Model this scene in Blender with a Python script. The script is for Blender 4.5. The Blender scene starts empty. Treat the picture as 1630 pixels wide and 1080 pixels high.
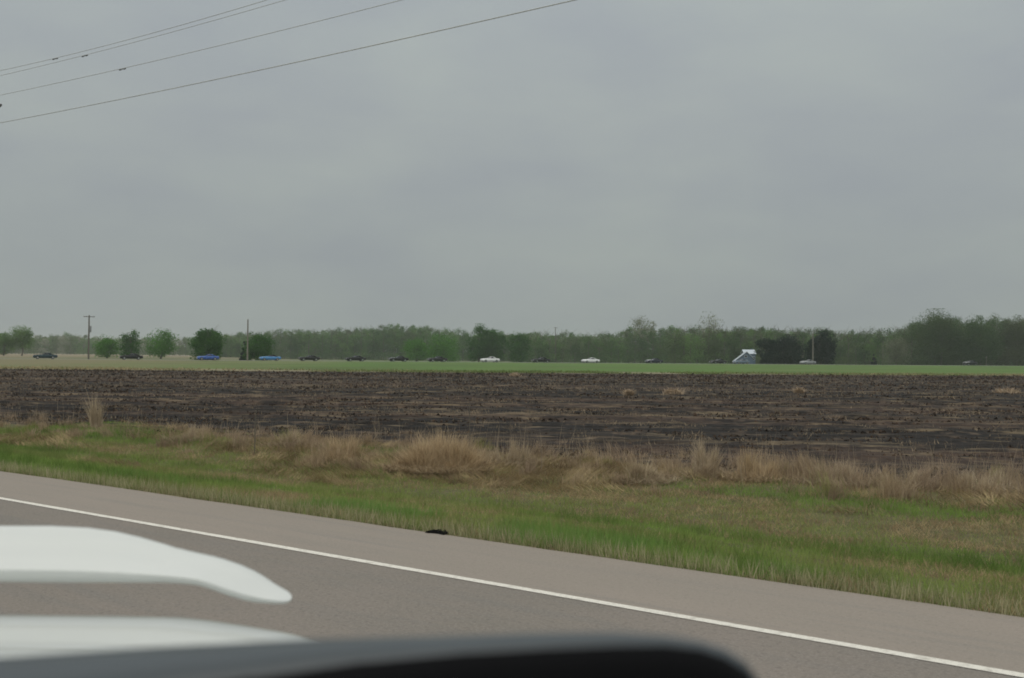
import bpy, bmesh, math, random
import numpy as np
from mathutils import Matrix, Vector, Euler

scn = bpy.context.scene
COL = scn.collection
R = math.radians

# ------------------------------------------------------------------ camera
F_PX = 1748.0                      # focal length in photo pixels (1630 wide)
CAM_H = 2.1
PITCH, ROLL = R(0.865), R(0.57)
cam_d = bpy.data.cameras.new("camera")
cam = bpy.data.objects.new("camera", cam_d)
COL.objects.link(cam)
cam_d.sensor_width = 36
cam_d.lens = 36 * F_PX / 1630
cam_d.clip_start = 0.05
cam_d.clip_end = 8000
CM = Matrix.Rotation(R(90) + PITCH, 3, 'X') @ Matrix.Rotation(ROLL, 3, 'Z')
cam.matrix_world = Matrix.Translation((0, 0, CAM_H)) @ CM.to_4x4()
cam_d.dof.use_dof = True
cam_d.dof.focus_distance = 45
cam_d.dof.aperture_fstop = 5.2
scn.camera = cam

# ------------------------------------------------------------------ sky
w = bpy.data.worlds.new("World")
scn.world = w
w.use_nodes = True
nt = w.node_tree
for n in list(nt.nodes):
    nt.nodes.remove(n)
out = nt.nodes.new('ShaderNodeOutputWorld')
bg = nt.nodes.new('ShaderNodeBackground')
sky = nt.nodes.new('ShaderNodeTexSky')
sky.sky_type = 'NISHITA'
sky.sun_disc = False
SUN_EL, SUN_AZ = R(52), R(200)
sky.sun_elevation = SUN_EL
sky.sun_rotation = SUN_AZ
sky.air_density = 1.0
sky.dust_density = 4.0
tc = nt.nodes.new('ShaderNodeTexCoord')
sep = nt.nodes.new('ShaderNodeSeparateXYZ')
nt.links.new(tc.outputs['Generated'], sep.inputs[0])
ramp = nt.nodes.new('ShaderNodeValToRGB')
cr = ramp.color_ramp
cr.elements[0].position = 0.0
cr.elements[0].color = (3.12, 3.44, 3.40, 1)
cr.elements[1].position = 1.0
cr.elements[1].color = (10.4, 10.5, 9.9, 1)
for p, c in ((0.1, (3.27, 3.59, 3.56)), (0.2, (3.56, 3.88, 3.88)), (0.33, (4.0, 4.4, 4.38)), (0.6, (7.4, 7.6, 7.3))):
    e = cr.elements.new(p)
    e.color = (*c, 1)
nt.links.new(sep.outputs[2], ramp.inputs[0])
mp = nt.nodes.new('ShaderNodeMapping')
mp.inputs['Scale'].default_value = (1.3, 1.3, 3.6)
mp.inputs['Location'].default_value = (3.1, 0.4, 1.2)
nt.links.new(tc.outputs['Generated'], mp.inputs[0])
nz = nt.nodes.new('ShaderNodeTexNoise')
nz.inputs['Scale'].default_value = 4.2
nz.inputs['Detail'].default_value = 5
nz.inputs['Roughness'].default_value = 0.5
nz.inputs['Distortion'].default_value = 0.1
nt.links.new(mp.outputs[0], nz.inputs['Vector'])
cl = nt.nodes.new('ShaderNodeValToRGB')
cl.color_ramp.elements[0].position = 0.3
cl.color_ramp.elements[0].color = (0.925, 0.92, 0.965, 1)
cl.color_ramp.elements[1].position = 0.72
cl.color_ramp.elements[1].color = (1.06, 1.06, 1.03, 1)
nt.links.new(nz.outputs['Fac'], cl.inputs[0])
mul = nt.nodes.new('ShaderNodeMix')
mul.data_type = 'RGBA'
mul.blend_type = 'MULTIPLY'
mul.inputs[0].default_value = 1
nt.links.new(ramp.outputs[0], mul.inputs[6])
nt.links.new(cl.outputs[0], mul.inputs[7])
mx = nt.nodes.new('ShaderNodeMix')      # thick cloud deck over the clear sky
mx.data_type = 'RGBA'
mx.inputs[0].default_value = 0.95
nt.links.new(sky.outputs[0], mx.inputs[6])
nt.links.new(mul.outputs[2], mx.inputs[7])
nt.links.new(mx.outputs[2], bg.inputs[0])
bg.inputs[1].default_value = 0.103
nt.links.new(bg.outputs[0], out.inputs[0])

# ------------------------------------------------------------------ sun behind the cloud deck
sd = bpy.data.lights.new("sun", 'SUN')
sd.energy = 0.7
sd.angle = R(35)
sd.color = (1, 0.95, 0.86)
sun = bpy.data.objects.new("sun", sd)
COL.objects.link(sun)
to_sun = Vector((math.sin(SUN_AZ) * math.cos(SUN_EL), math.cos(SUN_AZ) * math.cos(SUN_EL), math.sin(SUN_EL)))
sun.rotation_euler = to_sun.to_track_quat('Z', 'Y').to_euler()

# ------------------------------------------------------------------ exposure
scn.view_settings.view_transform = 'Standard'
scn.view_settings.look = 'None'
scn.view_settings.exposure = 0.0
scn.view_settings.gamma = 1
scn.render.engine = 'CYCLES'
scn.cycles.filter_width = 1.8
scn.cycles.volume_bounces = 1

# ================================================================== helpers
def ray(px, py):
    v = CM @ Vector(((px - 815) / F_PX, (540 - py) / F_PX, -1))
    return v

def at(px, py, depth):             # point on the pixel's ray at world depth y
    v = ray(px, py)
    k = depth / v.y
    return Vector((v.x * k, depth, CAM_H + v.z * k))

def hor(px):
    return 566.4 + (px - 815) * 0.00995

def tag(o, label=None, cat=None, group=None, kind=None):
    if label: o['label'] = label
    if cat: o['category'] = cat
    if group: o['group'] = group
    if kind: o['kind'] = kind
    return o

def empty(name, loc, label, cat, group=None, rz=0):
    o = bpy.data.objects.new(name, None)
    o.empty_display_size = 0.2
    COL.objects.link(o)
    o.location = loc
    o.rotation_euler = (0, 0, rz)
    return tag(o, label, cat, group)

def link(name, me, mats, parent=None):
    o = bpy.data.objects.new(name, me)
    COL.objects.link(o)
    if not isinstance(mats, (list, tuple)): mats = [mats]
    for m in mats: me.materials.append(m)
    if parent: o.parent = parent
    return o

def np_mesh(name, V, Fc, col=None, smooth=False):
    V = np.asarray(V, dtype=np.float32)
    Fc = np.asarray(Fc, dtype=np.int32)
    me = bpy.data.meshes.new(name)
    k = Fc.shape[1]
    me.vertices.add(len(V))
    me.vertices.foreach_set('co', V.ravel())
    me.loops.add(Fc.size)
    me.loops.foreach_set('vertex_index', Fc.ravel())
    me.polygons.add(len(Fc))
    me.polygons.foreach_set('loop_start', np.arange(0, Fc.size, k, dtype=np.int32))
    me.polygons.foreach_set('use_smooth', np.full(len(Fc), smooth))
    if col is not None:
        a = me.color_attributes.new('tint', 'FLOAT_COLOR', 'POINT')
        c = np.ones((len(V), 4), dtype=np.float32)
        c[:, :3] = col
        a.data.foreach_set('color', c.ravel())
    me.update(calc_edges=True)
    me.validate()
    return me

class MB:
    """collects shapes into one mesh"""
    def __init__(s): s.v = []; s.f = []
    def add(s, vs, fs):
        b = len(s.v)
        s.v += [tuple(x) for x in vs]
        s.f += [tuple(i + b for i in q) for q in fs]
    def box(s, c, size, rz=0):
        cx, cy, cz = c; a, b, d = (q / 2 for q in size)
        vs = []
        for dz in (-d, d):
            for dx, dy in ((-a, -b), (a, -b), (a, b), (-a, b)):
                vs.append((cx + dx * math.cos(rz) - dy * math.sin(rz), cy + dx * math.sin(rz) + dy * math.cos(rz), cz + dz))
        s.add(vs, [(3, 2, 1, 0), (4, 5, 6, 7), (0, 1, 5, 4), (1, 2, 6, 5), (2, 3, 7, 6), (3, 0, 4, 7)])
    def tube(s, pts, rad, sides=8, cap=True):
        pts = [Vector(p) for p in pts]
        if not isinstance(rad, (list, tuple)): rad = [rad] * len(pts)
        rings = []
        for i, p in enumerate(pts):
            t = (pts[min(i + 1, len(pts) - 1)] - pts[max(i - 1, 0)]).normalized()
            up = Vector((0, 0, 1)) if abs(t.z) < 0.9 else Vector((1, 0, 0))
            a = t.cross(up).normalized(); b = t.cross(a).normalized()
            rings.append([p + (a * math.cos(2 * math.pi * k / sides) + b * math.sin(2 * math.pi * k / sides)) * rad[i] for k in range(sides)])
        vs = [q for r in rings for q in r]
        fs = []
        for i in range(len(pts) - 1):
            for k in range(sides):
                k2 = (k + 1) % sides
                fs.append((i * sides + k, i * sides + k2, (i + 1) * sides + k2, (i + 1) * sides + k))
        if cap:
            fs.append(tuple(range(sides))[::-1])
            fs.append(tuple((len(pts) - 1) * sides + k for k in range(sides)))
        s.add(vs, fs)
    def loft(s, secs, cap=True):
        n = len(secs[0]); vs = [q for r in secs for q in r]; fs = []
        for i in range(len(secs) - 1):
            for k in range(n):
                k2 = (k + 1) % n
                fs.append((i * n + k, i * n + k2, (i + 1) * n + k2, (i + 1) * n + k))
        if cap:
            fs.append(tuple(range(n))[::-1]); fs.append(tuple((len(secs) - 1) * n + k for k in range(n)))
        s.add(vs, fs)
    def mesh(s, name, smooth=False, bevel=0):
        me = bpy.data.meshes.new(name)
        me.from_pydata(s.v, [], s.f)
        bm = bmesh.new(); bm.from_mesh(me)
        bmesh.ops.recalc_face_normals(bm, faces=bm.faces)
        if bevel:
            bmesh.ops.bevel(bm, geom=[e for e in bm.edges if e.calc_face_angle(0) > 0.6], offset=bevel, segments=2, affect='EDGES')
        bm.to_mesh(me); bm.free()
        if smooth:
            me.polygons.foreach_set('use_smooth', [True] * len(me.polygons))
        me.update()
        return me
    def build(s, name, mat, parent=None, smooth=False, bevel=0):
        return link(name, s.mesh(name, smooth, bevel), mat, parent)

# ------------------------------------------------------------------ materials
def mat(name, col, rough=0.7, metal=0, coat=0, spec=0.5):
    m = bpy.data.materials.new(name); m.use_nodes = True
    t = m.node_tree; b = t.nodes['Principled BSDF']
    # faint procedural dirt so no surface is perfectly even
    n = t.nodes.new('ShaderNodeTexNoise'); n.inputs['Scale'].default_value = 9; n.inputs['Detail'].default_value = 4
    c = t.nodes.new('ShaderNodeTexCoord'); t.links.new(c.outputs['Object'], n.inputs['Vector'])
    r = t.nodes.new('ShaderNodeValToRGB')
    r.color_ramp.elements[0].position = 0.3; r.color_ramp.elements[1].position = 0.7
    r.color_ramp.elements[0].color = (*[x * 0.9 for x in col], 1)
    r.color_ramp.elements[1].color = (*[min(1, x * 1.07) for x in col], 1)
    t.links.new(n.outputs['Fac'], r.inputs[0]); t.links.new(r.outputs[0], b.inputs['Base Color'])
    b.inputs['Roughness'].default_value = rough
    b.inputs['Metallic'].default_value = metal
    b.inputs['Coat Weight'].default_value = coat
    b.inputs['Coat Roughness'].default_value = 0.06
    b.inputs['Specular IOR Level'].default_value = spec
    return m

def leaf_mat(name, rough=0.75, trans=0.3):
    m = bpy.data.materials.new(name); m.use_nodes = True
    t = m.node_tree; b = t.nodes['Principled BSDF']; o = t.nodes['Material Output']
    a = t.nodes.new('ShaderNodeAttribute'); a.attribute_name = 'tint'
    t.links.new(a.outputs['Color'], b.inputs['Base Color'])
    b.inputs['Roughness'].default_value = rough
    b.inputs['Specular IOR Level'].default_value = 0.2
    tr = t.nodes.new('ShaderNodeBsdfTranslucent'); t.links.new(a.outputs['Color'], tr.inputs[0])
    mx = t.nodes.new('ShaderNodeMixShader'); mx.inputs[0].default_value = trans
    t.links.new(b.outputs[0], mx.inputs[1]); t.links.new(tr.outputs[0], mx.inputs[2])
    t.links.new(mx.outputs[0], o.inputs[0])
    return m

def ground_mat(name, layers, base, rough=0.95, bump=None, rz=0.0):
    """layers: (scale xyz, noise scale, detail, lo, hi, colour, strength) laid one over the other in world space"""
    m = bpy.data.materials.new(name); m.use_nodes = True
    t = m.node_tree; b = t.nodes['Principled BSDF']
    g = t.nodes.new('ShaderNodeNewGeometry')
    rot = t.nodes.new('ShaderNodeMapping'); rot.inputs['Rotation'].default_value = (0, 0, rz)
    t.links.new(g.outputs['Position'], rot.inputs[0])
    prev = None
    for i, (sc, ns, det, lo, hi, c, st) in enumerate(layers):
        mp = t.nodes.new('ShaderNodeMapping'); mp.inputs['Scale'].default_value = sc
        mp.inputs['Location'].default_value = (i * 13.7, i * 5.3, 0)
        t.links.new(rot.outputs[0], mp.inputs[0])
        n = t.nodes.new('ShaderNodeTexNoise'); n.inputs['Scale'].default_value = ns; n.inputs['Detail'].default_value = det
        n.inputs['Roughness'].default_value = 0.6
        t.links.new(mp.outputs[0], n.inputs['Vector'])
        mr = t.nodes.new('ShaderNodeMapRange')
        mr.inputs['From Min'].default_value = lo; mr.inputs['From Max'].default_value = hi
        mr.inputs['To Max'].default_value = st
        t.links.new(n.outputs['Fac'], mr.inputs['Value'])
        mx = t.nodes.new('ShaderNodeMix'); mx.data_type = 'RGBA'
        t.links.new(mr.outputs[0], mx.inputs[0])
        if prev is None: mx.inputs[6].default_value = (*base, 1)
        else: t.links.new(prev, mx.inputs[6])
        mx.inputs[7].default_value = (*c, 1)
        prev = mx.outputs[2]
    t.links.new(prev, b.inputs['Base Color'])
    b.inputs['Roughness'].default_value = rough
    b.inputs['Specular IOR Level'].default_value = 0.25
    if bump:
        n = t.nodes.new('ShaderNodeTexNoise'); n.inputs['Scale'].default_value = bump[0]; n.inputs['Detail'].default_value = 3
        t.links.new(g.outputs['Position'], n.inputs['Vector'])
        bp = t.nodes.new('ShaderNodeBump'); bp.inputs['Strength'].default_value = bump[1]; bp.inputs['Distance'].default_value = bump[2]
        t.links.new(n.outputs['Fac'], bp.inputs['Height']); t.links.new(bp.outputs[0], b.inputs['Normal'])
    return m

# numpy value noise for scattering
_rs = np.random.RandomState(5)
_tab = _rs.rand(256, 256)
def vnoise(x, y):
    xi = np.floor(x).astype(int); yi = np.floor(y).astype(int)
    fx = x - xi; fy = y - yi
    fx = fx * fx * (3 - 2 * fx); fy = fy * fy * (3 - 2 * fy)
    a = _tab[xi % 256, yi % 256]; b = _tab[(xi + 1) % 256, yi % 256]
    c = _tab[xi % 256, (yi + 1) % 256]; d = _tab[(xi + 1) % 256, (yi + 1) % 256]
    return (a * (1 - fx) + b * fx) * (1 - fy) + (c * (1 - fx) + d * fx) * fy
def fnoise(x, y, o=3):
    s = 0; a = 1; t = 0
    for i in range(o):
        s = s + a * vnoise(x * 2 ** i + 17 * i, y * 2 ** i + 31 * i); t += a; a *= 0.5
    return s / t

# ================================================================== the lie of the land
DX, DY = 0.790, -0.613             # direction of the near road
NX, NY = 0.613, 0.790              # across the near road, away from the camera
def ns(n, s): return (n * NX + s * DX, n * NY + s * DY)
PAVE = 9.7
def edge_n(u):                     # where the verge ends and the ploughed field starts
    return 20.6 + 4.0 * np.clip(u, -0.6, 0.6)
def y_n(n, u): return n / (NX * u + NY)
def y_far(u):                      # far edge of the field
    uc = np.clip(u, -0.75, 0.8)
    return 134 + 29 * uc + 28 * uc * uc + (u - uc) * 60
def y_road(m, u): return m / (0.907 - 0.4226 * u)
ROAD_M = 249.9
def verge_z(n):
    return np.interp(n, [9.7, 10.3, 12.5, 15, 17.5, 21, 24], [-0.012, -0.05, -0.28, -0.55, -0.52, -0.36, -0.33])
def verge_zz(n, u):
    e = edge_n(u)
    t = np.clip((n - (e - 3.0)) / 3.0, 0, 1)
    return verge_z(n) * (1 - t) - 0.35 * t
def field_z(u, y):
    y0 = y_n(edge_n(u), u); y1 = y_far(u)
    t = np.clip((y - y0) / (y1 - y0), 0, 1)
    return -0.35 + 0.33 * t

def strip(name, ya, yb, zf, material, nu, nv, u0=-0.95, u1=1.15, power=1.0, kind='structure'):
    u = np.linspace(u0, u1, nu)
    t = np.linspace(0, 1, nv) ** power
    U, T = np.meshgrid(u, t, indexing='ij')
    Y = ya(U) * (1 - T) + yb(U) * T
    Z = zf(U, Y, T)
    V = np.stack([U * Y, Y, Z], -1).reshape(-1, 3)
    i, j = np.meshgrid(np.arange(nu - 1), np.arange(nv - 1), indexing='ij')
    a = (i * nv + j).ravel()
    Fc = np.stack([a, a + nv, a + nv + 1, a + 1], -1)
    o = link(name, np_mesh(name, V, Fc, smooth=True), material)
    return tag(o, kind=kind)

def nsheet(name, n0, n1, s0, s1, z, material, nn=2, nsn=2, wob=0.0):
    V = []; Fc = []
    for i in range(nsn):
        s = s0 + (s1 - s0) * i / (nsn - 1)
        for j in range(nn):
            n = n0 + (n1 - n0) * j / (nn - 1)
            if wob: n += wob * (float(fnoise(np.array(s * 1.3 + 9 * j), np.array(n * 3.0))) - 0.5)
            zz = z(n) if callable(z) else z
            V.append((*ns(n, s), zz))
    for i in range(nsn - 1):
        for j in range(nn - 1):
            a = i * nn + j
            Fc.append((a, a + nn, a + nn + 1, a + 1))
    o = link(name, np_mesh(name, V, Fc, smooth=False), material)
    return tag(o, kind='structure')

# materials of the land
M_asphalt = ground_mat("asphalt_lane", [
    ((1, 1, 1), 0.35, 4, 0.4, 0.7, (0.25, 0.215, 0.19), 0.7),
    ((0.25, 3, 1), 1.2, 4, 0.48, 0.75, (0.17, 0.165, 0.155), 0.5),
    ((1, 1, 1), 45, 3, 0.5, 0.75, (0.34, 0.31, 0.29), 0.65),
    ((1, 1, 1), 22, 3, 0.52, 0.75, (0.11, 0.10, 0.09), 0.6),
    ((1, 1, 1), 6, 5, 0.55, 0.8, (0.15, 0.145, 0.14), 0.4)], (0.205, 0.184, 0.158), 0.88, (90, 0.3, 0.01), rz=R(38))
M_shoulder = ground_mat("asphalt_shoulder", [
    ((0.3, 1, 1), 0.5, 4, 0.4, 0.7, (0.308, 0.264, 0.228), 0.7),
    ((0.15, 3, 1), 1.6, 4, 0.5, 0.75, (0.21, 0.2, 0.185), 0.5),
    ((1, 1, 1), 45, 3, 0.5, 0.75, (0.37, 0.335, 0.3), 0.6),
    ((1, 1, 1), 22, 3, 0.54, 0.78, (0.15, 0.135, 0.12), 0.45)], (0.275, 0.242, 0.208), 0.9, (90, 0.3, 0.01), rz=R(38))
M_paint = ground_mat("road_paint", [
    ((1, 1, 1), 30, 4, 0.5, 0.75, (0.42, 0.4, 0.36), 0.7),
    ((1, 1, 1), 9, 4, 0.52, 0.72, (0.40, 0.37, 0.32), 0.7)], (0.76, 0.73, 0.66), 0.7)
M_yellow = ground_mat("road_paint_yellow", [((1, 1, 1), 30, 4, 0.5, 0.75, (0.35, 0.27, 0.08), 0.6)], (0.62, 0.42, 0.06), 0.7)
M_verge = ground_mat("verge_soil", [
    ((0.5, 1, 1), 0.5, 4, 0.42, 0.62, (0.11, 0.125, 0.045), 0.8),
    ((1, 1, 1), 3, 5, 0.45, 0.7, (0.17, 0.14, 0.08), 0.7),
    ((1, 1, 1), 14, 4, 0.5, 0.75, (0.06, 0.055, 0.03), 0.7)], (0.1, 0.095, 0.045), 0.95, (12, 0.8, 0.05), rz=R(35))
M_field = ground_mat("ploughed_soil", [
    ((0.006, 0.10, 1), 1, 3, 0.42, 0.52, (0.017, 0.0145, 0.013), 1.0),
    ((0.008, 0.22, 1), 1, 4, 0.52, 0.62, (0.12, 0.088, 0.060), 0.65),
    ((0.03, 0.7, 1), 1, 5, 0.54, 0.64, (0.17, 0.13, 0.085), 0.5),
    ((0.012, 0.25, 1), 1, 4, 0.50, 0.60, (0.012, 0.0105, 0.010), 0.9),
    ((0.6, 0.8, 1), 1, 5, 0.50, 0.60, (0.011, 0.0095, 0.009), 0.8),
    ((1.3, 0.9, 1), 1, 5, 0.54, 0.66, (0.14, 0.10, 0.068), 0.55),
    ((0.4, 1.3, 1), 1, 5, 0.56, 0.65, (0.24, 0.185, 0.115), 0.55),
    ((1, 1, 1), 2.5, 5, 0.5, 0.66, (0.015, 0.013, 0.012), 0.6)], (0.056, 0.037, 0.027), 0.97, (2.5, 1.0, 0.2), rz=R(3))
M_bank = ground_mat("bank_grass", [
    ((0.02, 0.05, 1), 1, 5, 0.47, 0.62, (0.12, 0.155, 0.04), 0.7),
    ((0.04, 0.09, 1), 1, 5, 0.52, 0.62, (0.05, 0.085, 0.022), 0.7),
    ((0.03, 0.25, 1), 1, 5, 0.5, 0.7, (0.16, 0.16, 0.075), 0.6),
    ((0.1, 0.5, 1), 1, 5, 0.5, 0.7, (0.06, 0.10, 0.03), 0.6)], (0.085, 0.17, 0.030), 0.95, rz=R(-18))
M_back = ground_mat("meadow", [
    ((0.02, 0.1, 1), 1, 5, 0.45, 0.65, (0.16, 0.15, 0.08), 0.7)], (0.09, 0.12, 0.045), 0.95)
# the bank is drier towards the left
def _dry_left(m, x0, x1, c, amt):
    t = m.node_tree; b = t.nodes['Principled BSDF']
    src = b.inputs['Base Color'].links[0].from_socket
    g = t.nodes.new('ShaderNodeNewGeometry'); sp = t.nodes.new('ShaderNodeSeparateXYZ'); t.links.new(g.outputs['Position'], sp.inputs[0])
    n = t.nodes.new('ShaderNodeTexNoise'); n.inputs['Scale'].default_value = 0.06; n.inputs['Detail'].default_value = 5; t.links.new(g.outputs['Position'], n.inputs['Vector'])
    a = t.nodes.new('ShaderNodeMath'); a.operation = 'MULTIPLY_ADD'; a.inputs[1].default_value = 70; t.links.new(n.outputs['Fac'], a.inputs[0]); t.links.new(sp.outputs[0], a.inputs[2])
    mr = t.nodes.new('ShaderNodeMapRange'); mr.inputs['From Min'].default_value = x0 + 35; mr.inputs['From Max'].default_value = x1 + 35
    mr.inputs['To Min'].default_value = amt; mr.inputs['To Max'].default_value = 0; t.links.new(a.outputs[0], mr.inputs['Value'])
    mx = t.nodes.new('ShaderNodeMix'); mx.data_type = 'RGBA'; t.links.new(mr.outputs[0], mx.inputs[0]); t.links.new(src, mx.inputs[6]); mx.inputs[7].default_value = (*c, 1)
    t.links.new(mx.outputs[2], b.inputs['Base Color'])
_dry_left(M_back, -200, -90, (0.25, 0.20, 0.13), 0.9)
_dry_left(M_bank, -78, -28, (0.19, 0.165, 0.09), 0.9)
M_drybank = ground_mat("bank_dry_grass", [
    ((0.03, 0.25, 1), 1, 5, 0.45, 0.65, (0.13, 0.13, 0.065), 0.8),
    ((0.1, 0.5, 1), 1, 5, 0.5, 0.7, (0.30, 0.25, 0.17), 0.6)], (0.23, 0.20, 0.125), 0.95, rz=R(-18))
M_farroad = ground_mat("far_asphalt", [((0.05, 0.5, 1), 1, 4, 0.4, 0.7, (0.3, 0.3, 0.29), 0.7)], (0.24, 0.24, 0.235), 0.85)

# the sheet that reaches the horizon, under everything
V = []; Fc = []
rad = [0, 30, 120, 500, 1500, 4500]; SEG = 64
for r in rad:
    for k in range(SEG):
        a = 2 * math.pi * k / SEG
        V.append((r * math.cos(a), r * math.sin(a), -3.0))
for i in range(len(rad) - 1):
    for k in range(SEG):
        k2 = (k + 1) % SEG
        Fc.append((i * SEG + k, (i + 1) * SEG + k, (i + 1) * SEG + k2, i * SEG + k2))
tag(link("ground", np_mesh("ground", V, Fc), M_back), kind='structure')

# near road, shoulder and markings
nsheet("road", -1.4, 7.95, -160, 120, 0.0, M_asphalt)
nsheet("road_shoulder", 7.95, PAVE, -160, 120, 0.0, M_shoulder, 2, 700, wob=0.06)
nsheet("edge_line", 7.85, 7.96, -160, 120, 0.005, M_paint, 2, 900, wob=0.022)
nsheet("centre_line", 4.2, 4.31, -160, 120, 0.005, M_yellow, 2, 500, wob=0.01)
nsheet("near_edge_line", 0.6, 0.71, -160, 120, 0.005, M_paint, 2, 500, wob=0.01)

strip("verge", lambda u: y_n(PAVE - 0.05, u), lambda u: y_n(edge_n(u), u),
      lambda U, Y, T: verge_zz(Y * (NX * U + NY), U) + (0.05 * (fnoise(U * Y * 0.9, Y * 0.9) - 0.5)) * np.clip(T * 8, 0, 1) * np.clip((1 - T) * 10, 0, 1),
      M_verge, 260, 70)
def fz(U, Y, T):
    X = U * Y
    row = Y + 0.05 * X
    ridge = 0.035 * np.sin(row * 2 * math.pi / 1.5) * np.clip(2 - Y / 60, 0, 1)
    rough = 0.30 * (fnoise(X * 0.35, row * 1.3, 4) - 0.5) * np.clip(1.6 - Y / 90, 0.25, 1)
    return field_z(U, Y) + (ridge + rough) * np.sin(math.pi * np.clip(T * 6, 0, 0.5)) * np.clip((1 - T) * 12, 0, 1)
strip("field", lambda u: y_n(edge_n(u), u), y_far, fz, M_field, 620, 620, power=1.7)
strip("field_margin", y_far, lambda u: y_far(u) + 9 + 3 * fnoise(u * 40, u * 3),
      lambda U, Y, T: -0.02 + 0.06 * T, M_drybank, 400, 6)
def ybank0(u): return y_far(u) + 9 + 3 * fnoise(u * 40, u * 3)
strip("road_bank", ybank0, lambda u: y_road(ROAD_M - 4.0, u),
      lambda U, Y, T: 0.04 + 0.36 * T ** 1.2 + 0.05 * np.sin(T * math.pi) * fnoise(U * 90, T * 6), M_bank, 500, 24)
strip("far_road", lambda u: y_road(ROAD_M - 4.0, u), lambda u: y_road(ROAD_M + 4.0, u),
      lambda U, Y, T: 0.40 + 0 * T, M_farroad, 200, 3)
strip("meadow", lambda u: y_road(ROAD_M + 4.0, u), lambda u: y_road(ROAD_M + 500, u),
      lambda U, Y, T: 0.40 - (0.3 + 1.4 * np.clip((U + 0.33) * 7, 0, 1)) * np.clip(T * 22, 0, 1) - 0.1 * T, M_back, 160, 90)

# ================================================================== grass
M_grass = leaf_mat("grass_blades")
M_straw = leaf_mat("dry_grass_blades", 0.85, 0.2)
rng = np.random.RandomState(11)

def land_z(x, y):
    u = x / y
    n = x * NX + y * NY
    return np.where(n < edge_n(u), verge_zz(n, u), field_z(u, y))

def blades(name, x, y, h, wd, lean, col, material, label=None, cat=None, kind='stuff', z=None, az=None, parent=None, seg=1, leandir=None):
    N = len(x)
    if z is None: z = land_z(x, y) - 0.01
    a = rng.rand(N) * 2 * math.pi if az is None else az
    ld = rng.rand(N) * 2 * math.pi if leandir is None else leandir
    dx, dy = np.cos(a) * wd / 2, np.sin(a) * wd / 2
    lx, ly = np.cos(ld) * lean * h, np.sin(ld) * lean * h
    hz = h * np.sqrt(np.clip(1 - lean ** 2, 0.05, 1))
    if seg == 1:
        V = np.empty((N, 3, 3), np.float32)
        V[:, 0] = np.stack([x - dx, y - dy, z], -1)
        V[:, 1] = np.stack([x + dx, y + dy, z], -1)
        V[:, 2] = np.stack([x + lx, y + ly, z + hz], -1)
        Fc = np.arange(3 * N).reshape(N, 3)
        C = np.repeat(col, 3, axis=0)
    else:
        V = np.empty((N, 6, 3), np.float32)
        m = 0.55
        V[:, 0] = np.stack([x - dx, y - dy, z], -1)
        V[:, 1] = np.stack([x + dx, y + dy, z], -1)
        V[:, 2] = np.stack([x + dx * 0.8 + lx * 0.3, y + dy * 0.8 + ly * 0.3, z + hz * m], -1)
        V[:, 3] = np.stack([x - dx * 0.8 + lx * 0.3, y - dy * 0.8 + ly * 0.3, z + hz * m], -1)
        V[:, 4] = np.stack([x + dx * 0.15 + lx, y + dy * 0.15 + ly, z + hz], -1)
        V[:, 5] = np.stack([x - dx * 0.15 + lx, y - dy * 0.15 + ly, z + hz], -1)
        b = np.arange(N)[:, None] * 6
        Fc = np.concatenate([b + np.array([0, 1, 2, 3]), b + np.array([3, 2, 4, 5])], 0)
        C = np.repeat(col, 6, axis=0)
    o = link(name, np_mesh(name, V.reshape(-1, 3), Fc, C), material, parent)
    if label: tag(o, label, cat)
    if kind: tag(o, kind=kind)
    return o

def mixc(a, b, t): return a[None] * (1 - t[:, None]) + b[None] * t[:, None]
def scatter(N, n0, n1, umax=0.62, near=1.0):
    """random points on the verge, evenly dense per square metre, seen area only"""
    n = n0 + (n1 - n0) * rng.rand(N) ** near
    s = -34 + 52 * rng.rand(N)
    x = n * NX + s * DX; y = n * NY + s * DY
    k = (y > 4) & (np.abs(x / np.maximum(y, 1)) < umax)
    return x[k], y[k], n[k], s[k]

GREEN = np.array((0.25, 0.37, 0.085)); DGREEN = np.array((0.115, 0.19, 0.042)); OLIVE = np.array((0.32, 0.31, 0.12))
STRAW = np.array((0.56, 0.44, 0.24)); BROWN = np.array((0.30, 0.215, 0.125)); PALE = np.array((0.60, 0.53, 0.35))

# short verge grass: green, olive and matted straw in drifts
x, y, n, s = scatter(620000, PAVE + 0.03, 21.5)
u = x / y
d = fnoise(s * 0.16 + 3, n * 0.42 + 8, 4)
d2 = fnoise(s * 1.3 + 40, n * 1.8 + 2, 3)
d3 = fnoise(s * 4.0 + 4, n * 4.5 + 12, 2)
right = np.clip((u - 0.05) * 2.5, 0, 1)
# share of dry grass rises towards the field and in patches
dry = np.interp(n, [9.7, 10.1, 10.6, 13.5, 16.5, 18.5, 20], [0.55, 0.22, 0.10, 0.16, 0.26, 0.55, 0.85])
dry = dry - 0.05 + (d - 0.5) * 2.4 + (d2 - 0.5) * 1.6 + (d3 - 0.5) * 0.6 + right * np.interp(n, [11, 13, 16], [0, 0.12, 0.22])
dry = dry - np.clip((-0.2 - u) * 2.0, 0, 0.5) * (n < 19)
pick = rng.rand(len(x)) < np.clip(dry, 0.04, 0.97)
tone = rng.rand(len(x))
colg = mixc(GREEN, DGREEN, np.clip(0.15 + tone * 0.5 + (d2 - 0.5) * 2.5 + (d3 - 0.5) * 1.2, 0, 1))
colg = colg * (1 - 0.45 * np.clip((d - 0.40) * 5, 0, 1))[:, None] + OLIVE * (0.45 * np.clip((d - 0.40) * 5, 0, 1))[:, None]
cold = mixc(STRAW * 0.8, BROWN, np.clip(tone * 0.6 + 0.2 + (d3 - 0.5) * 3.0, 0, 1))
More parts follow.
